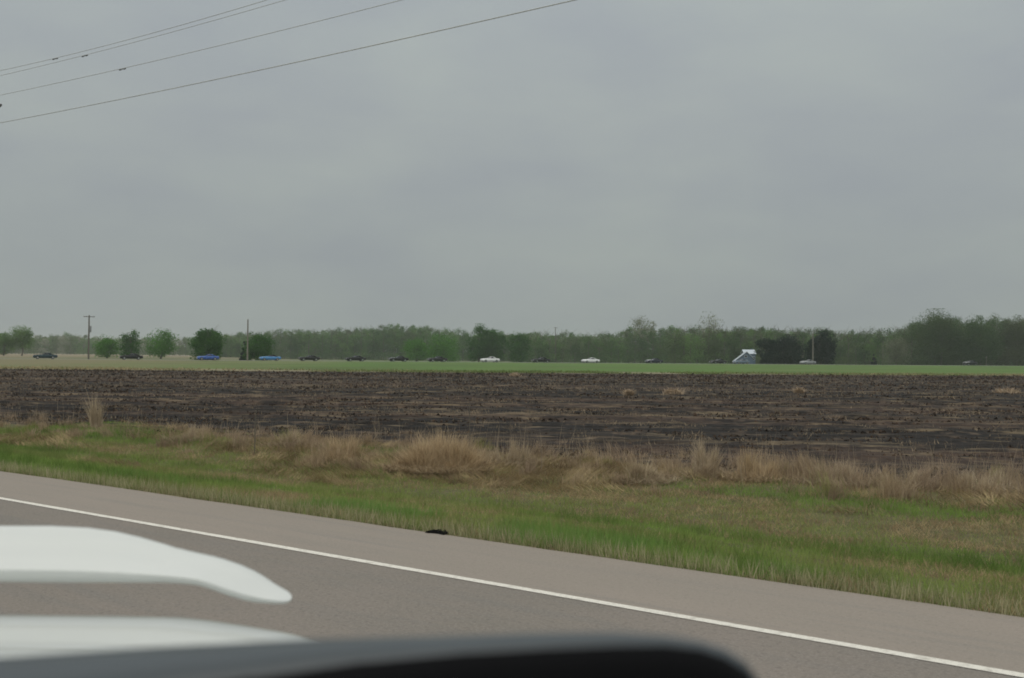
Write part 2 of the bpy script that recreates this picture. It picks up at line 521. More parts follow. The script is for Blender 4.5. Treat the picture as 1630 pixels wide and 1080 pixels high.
col = np.where(pick[:, None], cold, colg)
hh = np.where(pick, 0.05 + 0.07 * rng.rand(len(x)), 0.04 + 0.15 * rng.rand(len(x)) * np.clip(d3 * 2.2 - 0.4, 0.15, 1.6))
hh *= np.clip(0.35 + 1.5 * d2, 0.6, 1.5) * np.interp(n, [9.7, 10.0, 10.6, 12], [0.8, 1.5, 1.4, 1.0])
lean = np.where(pick, 0.6 + 0.39 * rng.rand(len(x)), 0.15 + 0.6 * rng.rand(len(x)))
blades("verge_grass", x, y, hh, 0.006 + 0.007 * rng.rand(len(x)), lean, col, M_grass,
       "short green and straw coloured grass covering the roadside verge", "grass")

# pale upright stems along the pavement's edge
N = 24000
s = -32 + 48 * rng.rand(N)
n = PAVE + 0.02 + 0.45 * rng.rand(N) ** 1.5
k = fnoise(s * 1.1, s * 0.2 + 5) + 0.35 * rng.rand(N) > 0.50
s, n = s[k], n[k]
x = n * NX + s * DX; y = n * NY + s * DY
k = (y > 4); x, y = x[k], y[k]
t = rng.rand(len(x))
blades("roadside_stems", x, y, 0.09 + 0.15 * rng.rand(len(x)), 0.006 + 0.006 * rng.rand(len(x)), 0.1 + 0.35 * rng.rand(len(x)),
       mixc(PALE * 0.85, np.array((0.2, 0.24, 0.09)), t), M_straw, "pale upright grass stems fringing the edge of the pavement", "grass")

# lush clumps in the front of the verge
N = 80000
s = -32 + 48 * rng.rand(N)
n = PAVE + 0.25 + 1.3 * rng.rand(N)
k = fnoise(s * 0.55 + 7, n * 0.9 + 3, 3) > 0.60
s, n = s[k], n[k]
x = n * NX + s * DX; y = n * NY + s * DY
t = rng.rand(len(x))
blades("lush_grass", x, y, 0.12 + 0.14 * rng.rand(len(x)), 0.008 + 0.006 * rng.rand(len(x)), 0.15 + 0.5 * rng.rand(len(x)),
       mixc(np.array((0.15, 0.29, 0.06)), np.array((0.23, 0.34, 0.10)), t), M_grass,
       "taller bright green grass in clumps just behind the pavement edge", "grass")

# long matted straw lying in swirls
x, y, n, s = scatter(170000, 13.0, 21.5)
u = x / y
d = fnoise(s * 0.22 + 3, n * 0.5 + 18, 4) + np.interp(n, [13, 15, 18, 20], [-0.12, -0.04, 0.06, 0.1]) + 0.10 * np.clip(u * 2, -0.6, 1)
k = d > 0.55 + 0.1 * rng.rand(len(x))
x, y, n, s = x[k], y[k], n[k], s[k]
sw = fnoise(s * 0.8, n * 0.8 + 60, 2) * 9 + 0.5 * rng.randn(len(x))
dk = fnoise(s * 2.5 + 9, n * 2.5, 2)
blades("matted_straw", x, y, 0.15 + 0.28 * rng.rand(len(x)), 0.008 + 0.008 * rng.rand(len(x)), 0.80 + 0.19 * rng.rand(len(x)),
       mixc(STRAW * 0.85, BROWN * 0.7, np.clip(dk * 2.4 - 0.8 + 0.4 * rng.rand(len(x)), 0, 1)), M_straw,
       "long matted straw lying flat in swirls behind the green verge", "straw", z=land_z(x, y) + 0.05 * rng.rand(len(x)), leandir=sw)

# ragged line of standing dead grass where verge meets field, in leaning clumps
CEN = 430
uc = -0.64 + 1.28 * rng.rand(CEN)
nc = edge_n(uc) - 0.3 + 1.2 * rng.randn(CEN)
yc = y_n(nc, uc); xc = uc * yc
sc_ = 0.35 + 0.9 * rng.rand(CEN) ** 1.8
sc_ *= 0.75 + 0.9 * np.clip(fnoise(xc * 0.30 + 4, yc * 0.3) - 0.35, 0, 1) + 0.18 * np.clip(uc, -0.4, 0.5)
lc = rng.rand(CEN) * 6.28
tc_ = rng.rand(CEN)
sc_ = np.where((np.abs(xc + 1.4) < 1.7) & (yc < 26), sc_ * 0.45, sc_)
cnt = (150 * sc_ * (0.5 + rng.rand(CEN))).astype(int)
idx = np.repeat(np.arange(CEN), cnt)
M = len(idx)
rr = np.abs(rng.randn(M)) * 0.13 * (0.6 + sc_[idx]); aa = rng.rand(M) * 6.28
x = xc[idx] + rr * np.cos(aa); y = yc[idx] + rr * np.sin(aa)
h = sc_[idx] * 0.46 * (0.35 + 0.75 * rng.rand(M))
colc = mixc(np.array((0.56, 0.44, 0.29)), np.array((0.27, 0.20, 0.14)), np.clip(tc_[idx] * 0.7 + 0.5 * rng.rand(M), 0, 1))
gr = (tc_[idx] < 0.10); colc[gr] = OLIVE * 0.9
blades("dead_grass", x, y, h, 0.006 + 0.006 * rng.rand(M), np.clip(0.1 + 0.5 * rng.rand(M) ** 1.5 + 0.25 * (tc_[idx] > 0.6), 0, 0.95), colc, M_straw,
       "ragged standing dead grass along the boundary of the ploughed field", "grass", seg=2, leandir=lc[idx] + 0.9 * rng.randn(M))
# scattered tall thin weed stalks
N = 1500
uu = -0.6 + 1.2 * rng.rand(N) ** 0.75
nn = edge_n(uu) + 0.3 + rng.randn(N) * 1.3
yy = y_n(nn, uu); xx = uu * yy
blades("weed_stalks", xx, yy, 0.2 + 0.75 * rng.rand(N) ** 2.2, 0.006 + 0.006 * rng.rand(N), 0.05 + 0.25 * rng.rand(N),
       mixc(np.array((0.42, 0.34, 0.24)), np.array((0.22, 0.175, 0.13)), rng.rand(N)), M_straw,
       "sparse tall dead weed stalks standing against the dark field", "weeds", seg=2)
# crop residue lying in rows over the dark soil
N = 150000
uu = -0.65 + 1.3 * rng.rand(N)
y0 = y_n(edge_n(uu), uu)
yy = y0 + 0.3 + (y_far(uu) - y0 - 1) * rng.rand(N) ** 1.6
xx = uu * yy
row = yy + 0.05 * xx
band = fnoise(xx * 0.012 + 5, row * 0.22, 3) * 0.55 + 0.45 * fnoise(xx * 0.08, row * 1.2 + 9, 3)
clod = fnoise(xx * 0.9, yy * 0.8 + 33, 2)
k = band * 0.6 + clod * 0.4 > 0.52 + 0.05 * rng.rand(N)
xx, yy = xx[k], yy[k]
sz = 0.5 + 0.5 * np.clip(yy / 50, 0, 1.6)
t = rng.rand(len(xx))
blades("crop_stubble", xx, yy, (0.06 + 0.14 * rng.rand(len(xx))) * sz, (0.012 + 0.02 * rng.rand(len(xx))) * sz * 1.2, 0.3 + 0.68 * rng.rand(len(xx)),
       mixc(np.array((0.42, 0.33, 0.22)), np.array((0.13, 0.10, 0.075)), t), M_straw,
       "broken tan crop stubble scattered in rows over the ploughed soil", "stubble", z=land_z(xx, yy) + 0.0)

# clods turned up by the plough
N = 45000
uu = -0.6 + 1.2 * rng.rand(N)
y0 = y_n(edge_n(uu), uu)
yy = y0 + 0.8 + (y_far(uu) - y0 - 2.5) * rng.rand(N) ** 1.35; xx = uu * yy
k = fnoise(xx * 0.25, yy * 0.6 + 3, 3) > 0.46
xx, yy = xx[k], yy[k]; N = len(xx); sz = 0.40 + yy / 95
blades("soil_clods", xx, yy, (0.06 + 0.09 * rng.rand(N)) * sz, (0.10 + 0.16 * rng.rand(N)) * sz, 0.3 + 0.6 * rng.rand(N),
       mixc(np.array((0.024, 0.019, 0.016)), np.array((0.12, 0.08, 0.055)), rng.rand(N) ** 1.3), M_straw,
       "dark broken clods lying over the ploughed field", "soil clods")

# fringe of grass on the far edge of the field
N = 26000
uu = -0.62 + 1.24 * rng.rand(N)
yy = y_far(uu) + 0.3 + 8.0 * rng.rand(N) ** 1.3; xx = uu * yy
k = fnoise(xx * 0.12, yy * 0.3, 3) > 0.42 + 0.12 * rng.rand(N)
xx, yy = xx[k], yy[k]; N = len(xx)
t = np.clip(fnoise(xx * 0.05 + 7, yy * 0.05, 2) * 2.2 - 0.6 + 0.3 * rng.randn(N), 0, 1)
blades("far_fringe_grass", xx, yy, 0.12 + 0.30 * rng.rand(N) ** 2, 0.10 + 0.08 * rng.rand(N), 0.2 + 0.6 * rng.rand(N),
       mixc(np.array((0.42, 0.34, 0.21)), np.array((0.14, 0.20, 0.06)), t), M_straw,
       "uneven dry and green grass fringing the far edge of the field", "grass", z=-0.03 + 0.007 * (yy - y_far(xx / yy)))

def heap(px, py, wpx, label):
    v = ray(px, py); kk = -(CAM_H + 0.08) / v.z
    cx, cy = v.x * kk, v.y * kk; W = wpx * cy / F_PX
    N = 260
    a = rng.rand(N) * 6.28; q = np.sqrt(rng.rand(N))
    x = np.cos(a) * q * W / 2; y = np.sin(a) * q * W / 3
    zz = 0.22 * (1 - q) + 0.02
    o = blades("straw_heap", x, y, 0.25 + 0.3 * rng.rand(N), 0.05 + 0.04 * rng.rand(N), 0.6 + 0.38 * rng.rand(N),
               mixc(np.array((0.58, 0.46, 0.33)), np.array((0.35, 0.27, 0.19)), rng.rand(N)), M_straw, kind=None, z=zz)
    o.location = (cx, cy, float(land_z(np.array(cx), np.array(cy))))
    tag(o, label, "straw heap", "pale straw heaps out in the field")
heap(820, 600, 16, "small flat straw heap at the far edge of the field below the first white car")
heap(1001, 627, 14, "small pale straw heap left of the widest heap in the field")
heap(1072, 625, 30, "widest pale straw heap, out in the field below the dark coupe with its bonnet whitened as sky reflection")
heap(1272, 624, 13, "small pale straw heap below the dark evergreens")
heap(1603, 624, 42, "broad straw heap in the far field at the right edge")
# big tussocks that can be told apart
def tussock(px, py, wpx, hpx, N, label, cols, arch=0.7, name="grass_tussock", green=0.0):
    v = ray(px, py)
    k = -(CAM_H + 0.45) / v.z
    cx, cy = v.x * k, v.y * k
    sc = cy / F_PX
    W, H = wpx * sc, hpx * sc
    root = empty(name, (cx, cy, float(land_z(np.array(cx), np.array(cy)))), label, "grass tuft", "dry grass tufts along the field edge")
    K = max(4, N // 150)
    ka = rng.rand(K) * 6.28; kr = np.sqrt(rng.rand(K)) * (0.40 if N > 400 else 0.2) * W
    kh = (0.5 + 0.65 * rng.rand(K)) * (1.08 - 0.55 * (kr / (0.40 * W)) ** 2)
    kd = ka + 0.9 * rng.randn(K)
    q = rng.randint(0, K, N)
    a = rng.rand(N) * 2 * math.pi; r = np.abs(rng.randn(N)) * 0.075 * W
    x = kr[q] * np.cos(ka[q]) + r * np.cos(a); y = 0.7 * (kr[q] * np.sin(ka[q])) + r * np.sin(a)
    ln = np.clip(0.10 + arch * 0.65 * (kr[q] / (0.4 * W)) ** 1.2 + 0.20 * rng.randn(N), 0.02, 0.96)
    h = H * kh[q] * (0.45 + 0.6 * rng.rand(N) ** 0.8)
    h = np.where(rng.rand(N) < 0.04, h * 1.3, h)
    a = kd[q]
    col = mixc(np.array(cols[0]), np.array(cols[1]), rng.rand(N) ** 1.2)
    if green:
        g = rng.rand(N) < green
        col[g] = OLIVE; h[g] *= 0.6
    blades("blades", x, y, h, 0.008 + 0.006 * rng.rand(N), ln, col, M_straw, kind=None,
           z=np.full(N, -0.03), leandir=a + 0.7 * rng.randn(N), parent=root, seg=2)
    # flattened litter at its foot
    M = N
    a = rng.rand(M) * 2 * math.pi; r = np.sqrt(rng.rand(M)) * 0.62 * W
    blades("litter", np.cos(a) * r, np.sin(a) * r * 0.8 - 0.1, 0.12 + 0.2 * rng.rand(M), 0.01 + 0.006 * rng.rand(M), 0.85 + 0.13 * rng.rand(M),
           mixc(np.array(cols[0]) * 0.8, BROWN * 0.7, rng.rand(M)), M_straw, kind=None, z=np.full(M, 0.0) + 0.06 * rng.rand(M), parent=root)
C1 = ((0.64, 0.50, 0.32), (0.34, 0.25, 0.155)); C2 = ((0.62, 0.51, 0.36), (0.34, 0.27, 0.19))
tussock(704, 748, 150, 62, 8000, "largest rounded golden dry grass mound, left of the middle of the verge", C1, 1.05)
tussock(545, 735, 95, 48, 1900, "upright tan dry grass tuft just left of the largest golden mound", C1, 0.55, green=0.15)
tussock(452, 716, 60, 34, 900, "small leaning pale dry grass tuft right of the thin left stake", C2, 0.9)
tussock(300, 706, 60, 24, 700, "low brownish dry grass tuft on the left half of the field edge", C2, 0.8)
tussock(152, 687, 38, 48, 320, "leaning feathery pale grass plume near the left end of the field edge", C2, 0.45)
tussock(815, 745, 80, 42, 1300, "thin straw tuft just right of the largest golden mound", C2, 0.5, green=0.1)
tussock(1030, 770, 90, 44, 1300, "low ragged straw tuft between the middle and the broad right clump", C2, 0.6, green=0.15)
tussock(1125, 766, 60, 58, 1000, "narrow upright straw tuft directly left of the broad right clump", C2, 0.4)
tussock(1205, 770, 110, 52, 1200, "broad pale upright dry grass clump in the right half of the verge", C1, 0.45)
tussock(1330, 778, 100, 52, 900, "brown mixed dry grass clump right of the broad pale clump", C2, 0.5)
tussock(1440, 782, 110, 46, 600, "greyish straw tuft behind matted grass toward the right edge", C2, 0.45, green=0.12)
tussock(1560, 788, 120, 50, 700, "tall ragged straw clump with green at its foot near the right edge", C2, 0.45, green=0.2)

# thin stakes in the field edge
M_post = mat("weathered_steel", (0.13, 0.115, 0.09), 0.8)
def stake(px, py_base, hpx, lean, label):
    v = ray(px, py_base); k = -(CAM_H + 0.38) / v.z
    x, y = v.x * k, v.y * k; h = hpx * y / F_PX
    root = empty("stake", (x, y, -0.4), label, "stake")
    mb = MB()
    mb.tube([(0, 0, -0.1), (lean * h * 0.5, 0, h * 0.5), (lean * h, 0, h)], [0.013, 0.012, 0.011], 6)
    mb.build("post", M_post, root)
    for i in range(4):
        mb = MB(); mb.box((lean * h * (0.3 + 0.18 * i) + 0.025, 0, h * (0.3 + 0.18 * i)), (0.02, 0.012, 0.02)); mb.build("stud", M_post, root)
stake(405, 722, 70, 0.02, "thin grey metal stake at the field edge left of the small leaning tuft")
stake(748, 722, 80, -0.02, "thin dark metal stake rising behind the largest golden grass mound")

# tyre scrap at the edge of the pavement
M_rubber = mat("rubber", (0.004, 0.004, 0.0035), 0.9, spec=0.1)
v = ray(694, 850); k = -CAM_H / v.z
tx, ty = v.x * k, v.y * k
mb = MB(); secs = []
for i in range(9):
    t = i / 8; bend = 0.05 * math.sin(t * 2.6)
    wz = 0.024 * (0.5 + math.sin(t * math.pi) * 0.7) + 0.008 * math.sin(i * 2.3)
    xx_ = (t - 0.5) * 0.26
    secs.append([(xx_, bend - 0.05, 0.006), (xx_, bend + 0.05, 0.006), (xx_ + 0.005, bend + 0.045, 0.012 + wz), (xx_, bend - 0.03, 0.01 + wz * 0.8)])
mb.loft(secs)
o = mb.build("tyre_scrap", M_rubber, None)
o.location = (tx, ty, 0.0); o.rotation_euler = (0, 0, R(-37))
tag(o, "small curled scrap of black tyre rubber lying at the grass edge of the road", "tyre scrap")

# ================================================================== trees
M_leaf = leaf_mat("foliage", 0.8, 0.42)
M_bark = mat("bark", (0.12, 0.105, 0.085), 0.9)

def crown_points(W, H, z0, N, nl, shape='round', seed=0, size=0.4, fill=0.5):
    """leaf-sized quads gathered in clumps through a crown's volume: returns verts and per-quad clump id"""
    r = np.random.RandomState(seed)
    cz = z0 + (H - z0) * 0.5; rz = (H - z0) * 0.5
    # clump centres
    C = []
    while len(C) < nl:
        p = r.uniform(-1, 1, 3)
        if shape == 'cone':
            lim = (1 - (p[2] + 1) / 2) * 0.95 + 0.06
            if math.hypot(p[0], p[1]) > lim: continue
        elif shape == 'column':
            if math.hypot(p[0], p[1]) > 0.9: continue
        else:
            q = np.linalg.norm(p)
            if p[2] > 0 and q > 0.95: continue
            if p[2] <= 0 and math.hypot(p[0], p[1]) > 0.97 + 0.12 * p[2]: continue
            if q < 0.2: continue
        C.append((p[0] * W / 2 * 0.82, p[1] * W / 2 * 0.82, cz + p[2] * rz * 0.84))
    C = np.array(C)
    cr = (0.16 + 0.16 * r.rand(nl)) * W
    if shape == 'cone': cr = (0.07 + 0.13 * (1 - (C[:, 2] - z0) / (H - z0))) * W
    idx = r.randint(0, nl, N)
    dvec = r.randn(N, 3); dvec /= np.linalg.norm(dvec, axis=1)[:, None]
    rad = cr[idx] * (r.rand(N) ** 0.6) * 0.92
    P = C[idx] + dvec * rad[:, None] * np.array((1, 1, 0.8))
    P[:, 2] = np.clip(P[:, 2], z0 * 0.5 + 0.2, H)
    a = r.randn(N, 3); a /= np.linalg.norm(a, axis=1)[:, None]
    b = np.cross(a, r.randn(N, 3)); b /= np.linalg.norm(b, axis=1)[:, None]
    s = size * (0.5 + 0.8 * r.rand(N))[:, None]
    V = np.stack([P - a * s * 0.6, P + b * s * 0.42, P + a * s * 0.6, P - b * s * 0.42], 1)
    return V, idx, C

def tint_cols(idx, nl, N, c1, c2, r):
    ct = r.rand(nl)[idx] * 0.75 + 0.25 * r.rand(N)
    c = mixc(np.array(c1), np.array(c2), ct) * (1.2 + 0.4 * r.rand(N))[:, None] * np.array((0.95, 1.08, 0.9))
    return c

def limbs(mb, H, W, z0, r0, r, nb=9, up=0.85):
    top = H * up
    pts = [(0, 0, -0.3)]; rr = [r0 * 1.25]
    for i in range(1, 7):
        t = i / 6
        pts.append((0.04 * W * math.sin(3 * t + r.rand()), 0.04 * W * math.cos(2.2 * t), top * t)); rr.append(r0 * (1 - 0.88 * t))
    mb.tube(pts, rr, 7)
    for b in range(nb):
        t = 0.22 + 0.65 * (b + r.rand()) / nb
        z = max(z0 * 0.8, top * t)
        a = r.rand() * 6.28; L = W * 0.45 * (0.5 + 0.5 * r.rand()) * (1.1 - 0.5 * t)
        p0 = (0, 0, z); p1 = (math.cos(a) * L * 0.5, math.sin(a) * L * 0.5, z + L * 0.35); p2 = (math.cos(a) * L, math.sin(a) * L, z + L * 0.9)
        if p2[2] > H: p2 = (p2[0] * 0.8, p2[1] * 0.8, H * 0.97)
        q = r0 * 0.42 * (1 - t * 0.6)
        mb.tube([p0, p1, p2], [q, q * 0.6, q * 0.2], 5)
        for _ in range(3):
            a2 = a + r.uniform(-0.9, 0.9); l2 = L * 0.45
            s0 = Vector(p1).lerp(Vector(p2), r.rand() * 0.8)
            mb.tube([s0, s0 + Vector((math.cos(a2) * l2, math.sin(a2) * l2, l2 * 0.8))], [q * 0.35, q * 0.1], 4)

seed_ = [100]
def tree(px, wpx, top, depth, c1, c2, label, cat="tree", name="tree", shape='round', dens=1.0, z0f=0.06, group=None, leaf=0.34, trunk=0.28, zb=None, nb=9):
    if zb is None: zb = 0.05 if px < 300 else -1.2
    seed_[0] += 1
    r = np.random.RandomState(seed_[0])
    v = ray(px, top); k = depth / v.y
    x = v.x * k; H = (CAM_H + v.z * k - zb) * 1.06
    W = wpx * depth / F_PX * 1.02
    root = empty(name, (x, depth, zb), label, cat, group, rz=0)
    N = int(5600 * dens * max(0.4, (W * H) / 90))
    nl = int(26 + W * 2)
    Vv, idx, C = crown_points(W, H, H * z0f, N, nl, shape, seed_[0], leaf)
    c = np.repeat(tint_cols(idx, nl, N, c1, c2, r), 4, axis=0)
    link("crown", np_mesh("crown", Vv.reshape(-1, 3), np.arange(4 * N).reshape(N, 4), c), M_leaf, root)
    mb = MB(); limbs(mb, H, W, H * z0f, trunk, r, nb)
    mb.build("trunk", M_bark, root)
    return root

G1 = ((0.045, 0.115, 0.02), (0.095, 0.20, 0.036))      # fresh mid green
G2 = ((0.022, 0.068, 0.012), (0.048, 0.115, 0.02))    # deep green
G3 = ((0.07, 0.125, 0.038), (0.125, 0.185, 0.06))    # pale budding green
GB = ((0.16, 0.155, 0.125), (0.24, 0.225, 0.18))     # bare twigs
GE = ((0.003, 0.011, 0.009), (0.007, 0.018, 0.015))   # evergreen
tg = "single trees beyond the field"
tree(6, 40, 527, 430, *G3, "pale budding tree cut by the left edge of the picture", group=tg)
tree(35, 38, 519, 430, *G3, "tall pale green spreading tree left of the leftmost car", group=tg, z0f=0.2)
tree(170, 46, 535, 335, *G1, "low mid green bushy tree just right of the left utility pole", group=tg)
tree(208, 38, 527, 330, *G2, "rounded green tree above the second car from the left", group=tg)
tree(256, 50, 525, 345, *G1, "broad mid green tree with a small pointed top left of the big dark round one", group=tg)
tree(331, 52, 518, 275, *G2, "big dense round dark green tree directly above the deep blue car", group=tg, dens=2.3, z0f=0.0, zb=-0.9)
tree(412, 50, 526, 285, *G2, "dense dark green tree behind the second utility pole and the light blue car", group=tg, dens=1.6, z0f=0.02, zb=-0.6)
tree(390, 20, 541, 290, *GE, "narrow dark conifer beside the foot of the second utility pole", name="conifer", shape='cone', group=tg, dens=1.2, z0f=0.02)
tree(662, 46, 540, 420, *G1, "mid green bushy tree above the black cars left of the tall dark pair", group=tg)
tree(705, 60, 533, 415, *G1, "wider mid green bushy tree touching the left side of the tall dark pair", group=tg)
tree(762, 42, 519, 430, *G2, "tall dark tree directly above the first white car", group=tg, dens=1.5)
tree(790, 38, 521, 432, *G2, "dark tree right above the gap behind the first white car", group=tg, dens=1.4)
tree(826, 44, 530, 430, *G2, "dark green tree closing the right side of the tall dark pair", group=tg, dens=1.3)
tree(1021, 42, 504, 560, *GB, "leafless round crowned tree rising above the wood left of the centre right gap", group=tg, dens=0.13, leaf=0.45, z0f=0.35, nb=26)
tree(1041, 12, 508, 560, *GB, "thin bare pointed tree beside the round leafless crown", group=tg, dens=0.2, leaf=0.35, z0f=0.3, nb=14)
tree(1130, 44, 501, 470, *GB, "ragged half bare tree standing above the wood left of the blue and white van", group=tg, dens=0.11, leaf=0.42, z0f=0.35, nb=26)
tree(1222, 38, 535, 345, *GE, "left of the three dark evergreens right of the blue and white van", name="evergreen", shape='round', group=tg, dens=1.9, z0f=0.02)
tree(1258, 52, 536, 347, *GE, "middle and widest of the three dark evergreens left of the right utility pole", name="evergreen", group=tg, dens=1.9, z0f=0.02)
tree(1306, 50, 524, 350, *GE, "tallest of the three dark evergreens, just behind the right utility pole", name="evergreen", group=tg, dens=1.9, z0f=0.02)
tree(1391, 13, 564, 365, *GE, "tiny dark conifer standing alone on the bank toward the right", name="conifer", shape='cone', group=tg, z0f=0.02, leaf=0.3, dens=3)
tree(1425, 58, 538, 400, *((0.10, 0.10, 0.075), (0.15, 0.145, 0.11)), "greyish leafless tree in front of the wood right of the evergreens", group=tg, dens=0.5, z0f=0.15, nb=22)
tree(1497, 84, 497, 425, *((0.035, 0.06, 0.022), (0.075, 0.095, 0.042)), "tallest broad tree of the right hand wood", group=tg, dens=1.3, nb=14)
tree(1560, 70, 504, 418, *((0.03, 0.055, 0.02), (0.06, 0.09, 0.034)), "dark broad tree above the last car at the right", group=tg, dens=1.3)
tree(1618, 64, 502, 420, *((0.045, 0.055, 0.03), (0.085, 0.085, 0.05)), "brownish green tall tree cut by the right edge", group=tg, dens=1.2)

# woods that read as one mass
def wood(name, prof, depth, ddepth, step, cols, label, leaf=0.55, dens=1.0, seed=1):
    r = np.random.RandomState(seed)
    ZB = -0.2 if name == 'far_wood' else -1.4
    xs = [p[0] for p in prof]; ys = [p[1] for p in prof]
    VV = []; CC = []
    mb = MB()
    for layer in range(3):
        px = xs[0] + r.rand() * step
        while px < xs[-1]:
            dd = depth + ddepth * layer / 2 + r.uniform(-8, 8)
            top = np.interp(px, xs, ys) + r.uniform(-0.6, 1.2) + (2 - layer) * 3.0 - (8.5 if name == 'tall_wood' else 5.5)
            vv = ray(px, top); k = dd / vv.y
            x = vv.x * k; H = CAM_H + vv.z * k - ZB
            W = r.uniform(9, 14)
            N = int(1700 * dens * H / 12)
            V_, idx, C = crown_points(W, H, 0.3, N, 16, 'round', r.randint(1e6), leaf)
            V_ = V_ + np.array((x, dd, ZB))
            c1, c2 = cols[r.randint(len(cols))]
            VV.append(V_.reshape(-1, 3)); CC.append(np.repeat(tint_cols(idx, 16, N, c1, c2, r), 4, axis=0))
            mb.tube([(x, dd, ZB - 0.5), (x + r.uniform(-.4, .4), dd, H * 0.5 + ZB), (x + r.uniform(-.8, .8), dd, H * 0.92 + ZB)], [0.3, 0.18, 0.04], 5)
            for _ in range(4):
                a = r.rand() * 6.28; z = H * r.uniform(0.3, 0.7)
                mb.tube([(x, dd, z), (x + math.cos(a) * W * 0.4, dd + math.sin(a) * W * 0.4, min(H, z + W * 0.35))], [0.1, 0.03], 4)
            # low scrub that closes the wood at its foot
            V_, idx, C = crown_points(W * 1.3, 4.5, 0.1, 260, 10, 'column', r.randint(1e6), leaf)
            V_ = V_ + np.array((x, dd - 4, ZB))
            VV.append(V_.reshape(-1, 3)); CC.append(np.repeat(tint_cols(idx, 10, 260, c1, c2, r), 4, axis=0))
            px += step * r.uniform(0.6, 1.4)
    Vn = np.concatenate(VV); Cn = np.concatenate(CC)
    n4 = len(Vn) // 4
    o = link(name, np_mesh(name, Vn, np.arange(4 * n4).reshape(n4, 4), Cn), M_leaf)
    tag(o, label, "wood", kind='stuff')
    t = mb.build("branches", M_bark, o)
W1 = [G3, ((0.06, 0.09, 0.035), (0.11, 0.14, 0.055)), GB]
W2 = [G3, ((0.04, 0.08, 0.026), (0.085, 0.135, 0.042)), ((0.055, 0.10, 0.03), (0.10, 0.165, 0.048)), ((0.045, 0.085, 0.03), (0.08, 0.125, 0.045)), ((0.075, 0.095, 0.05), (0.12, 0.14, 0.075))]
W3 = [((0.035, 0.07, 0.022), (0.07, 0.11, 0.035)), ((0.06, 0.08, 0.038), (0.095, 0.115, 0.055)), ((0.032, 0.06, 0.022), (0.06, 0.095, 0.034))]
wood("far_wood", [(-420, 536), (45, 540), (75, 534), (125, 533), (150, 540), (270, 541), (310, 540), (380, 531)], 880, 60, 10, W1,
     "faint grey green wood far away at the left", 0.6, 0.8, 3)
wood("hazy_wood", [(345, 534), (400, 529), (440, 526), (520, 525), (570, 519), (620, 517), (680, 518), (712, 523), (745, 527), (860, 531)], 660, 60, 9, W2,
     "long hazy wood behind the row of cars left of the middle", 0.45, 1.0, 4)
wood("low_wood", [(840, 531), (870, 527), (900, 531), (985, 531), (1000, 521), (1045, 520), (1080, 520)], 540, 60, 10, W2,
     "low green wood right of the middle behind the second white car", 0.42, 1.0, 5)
wood("brown_wood", [(1065, 521), (1110, 519), (1150, 517), (1165, 522), (1210, 519), (1240, 522), (1300, 521), (1340, 526), (1400, 523), (1450, 518), (1470, 513)], 455, 50, 11, W3 + [G3],
     "brownish green wood behind the dark evergreens", 0.38, 1.1, 6)
wood("tall_wood", [(1440, 520), (1470, 508), (1500, 503), (1560, 506), (1630, 503), (1800, 505), (2300, 520)], 440, 50, 13, W3,
     "tall dark wood at the right end of the skyline", 0.38, 1.1, 7)

# ================================================================== far utility poles
M_wood = mat("pole_wood", (0.13, 0.115, 0.095), 0.9)
M_woodpale = mat("pole_wood_pale", (0.19, 0.175, 0.15), 0.9)
M_ins = mat("porcelain", (0.25, 0.26, 0.27), 0.4)
def far_pole(px, top, m, mt, label, arm=True, xform=False, deep=None):
    u = math.tan(0) + (ray(px, 560).x / ray(px, 560).y)
    y = deep or m / (0.907 - 0.4226 * u); x = u * y
    v = ray(px, top); H = CAM_H + v.z * y / v.y - 0.2
    root = empty("utility_pole", (x, y, 0.2), label, "utility pole", "wooden utility poles along the far road", rz=R(25))
    mb = MB(); mb.tube([(0, 0, -0.5), (0, 0, H * 0.5), (0, 0, H)], [0.2, 0.17, 0.13], 8)
    mb.build("pole", mt, root)
    if arm:
        mb = MB(); mb.box((0, -0.16, H - 0.35), (2.3, 0.1, 0.13)); mb.build("crossarm", mt, root)
        for dx in (-1.05, -0.5, 1.05):
            mb = MB(); mb.tube([(dx, -0.16, H - 0.285), (dx, -0.16, H - 0.2), (dx, -0.16, H - 0.1)], [0.03, 0.07, 0.045], 8)
            mb.build("insulator", M_ins, root)
    else:
        mb = MB(); mb.tube([(0, 0, H), (0, 0, H + 0.1), (0, 0, H + 0.22)], [0.04, 0.07, 0.045], 8); mb.build("insulator", M_ins, root)
    if xform:
        mb = MB(); mb.tube([(0.3, -0.1, H * 0.62), (0.3, -0.1, H * 0.64), (0.3, -0.1, H * 0.75), (0.3, -0.1, H * 0.765)], [0.18, 0.22, 0.22, 0.14], 12)
        mb.build("transformer", M_ins, root)
far_pole(141, 502, ROAD_M + 6, M_wood, "dark utility pole with a crossarm at the left between two trees", True, True)
far_pole(394, 509, ROAD_M - 6, M_woodpale, "pale bare utility pole rising in front of the dark green tree", False)
far_pole(884, 521, ROAD_M + 7, M_wood, "slim pole with a crossarm rising out of the low wood near the middle", True, deep=536)
far_pole(1294, 530, ROAD_M + 6, M_woodpale, "grey pole in front of the dark evergreens at the right", False)

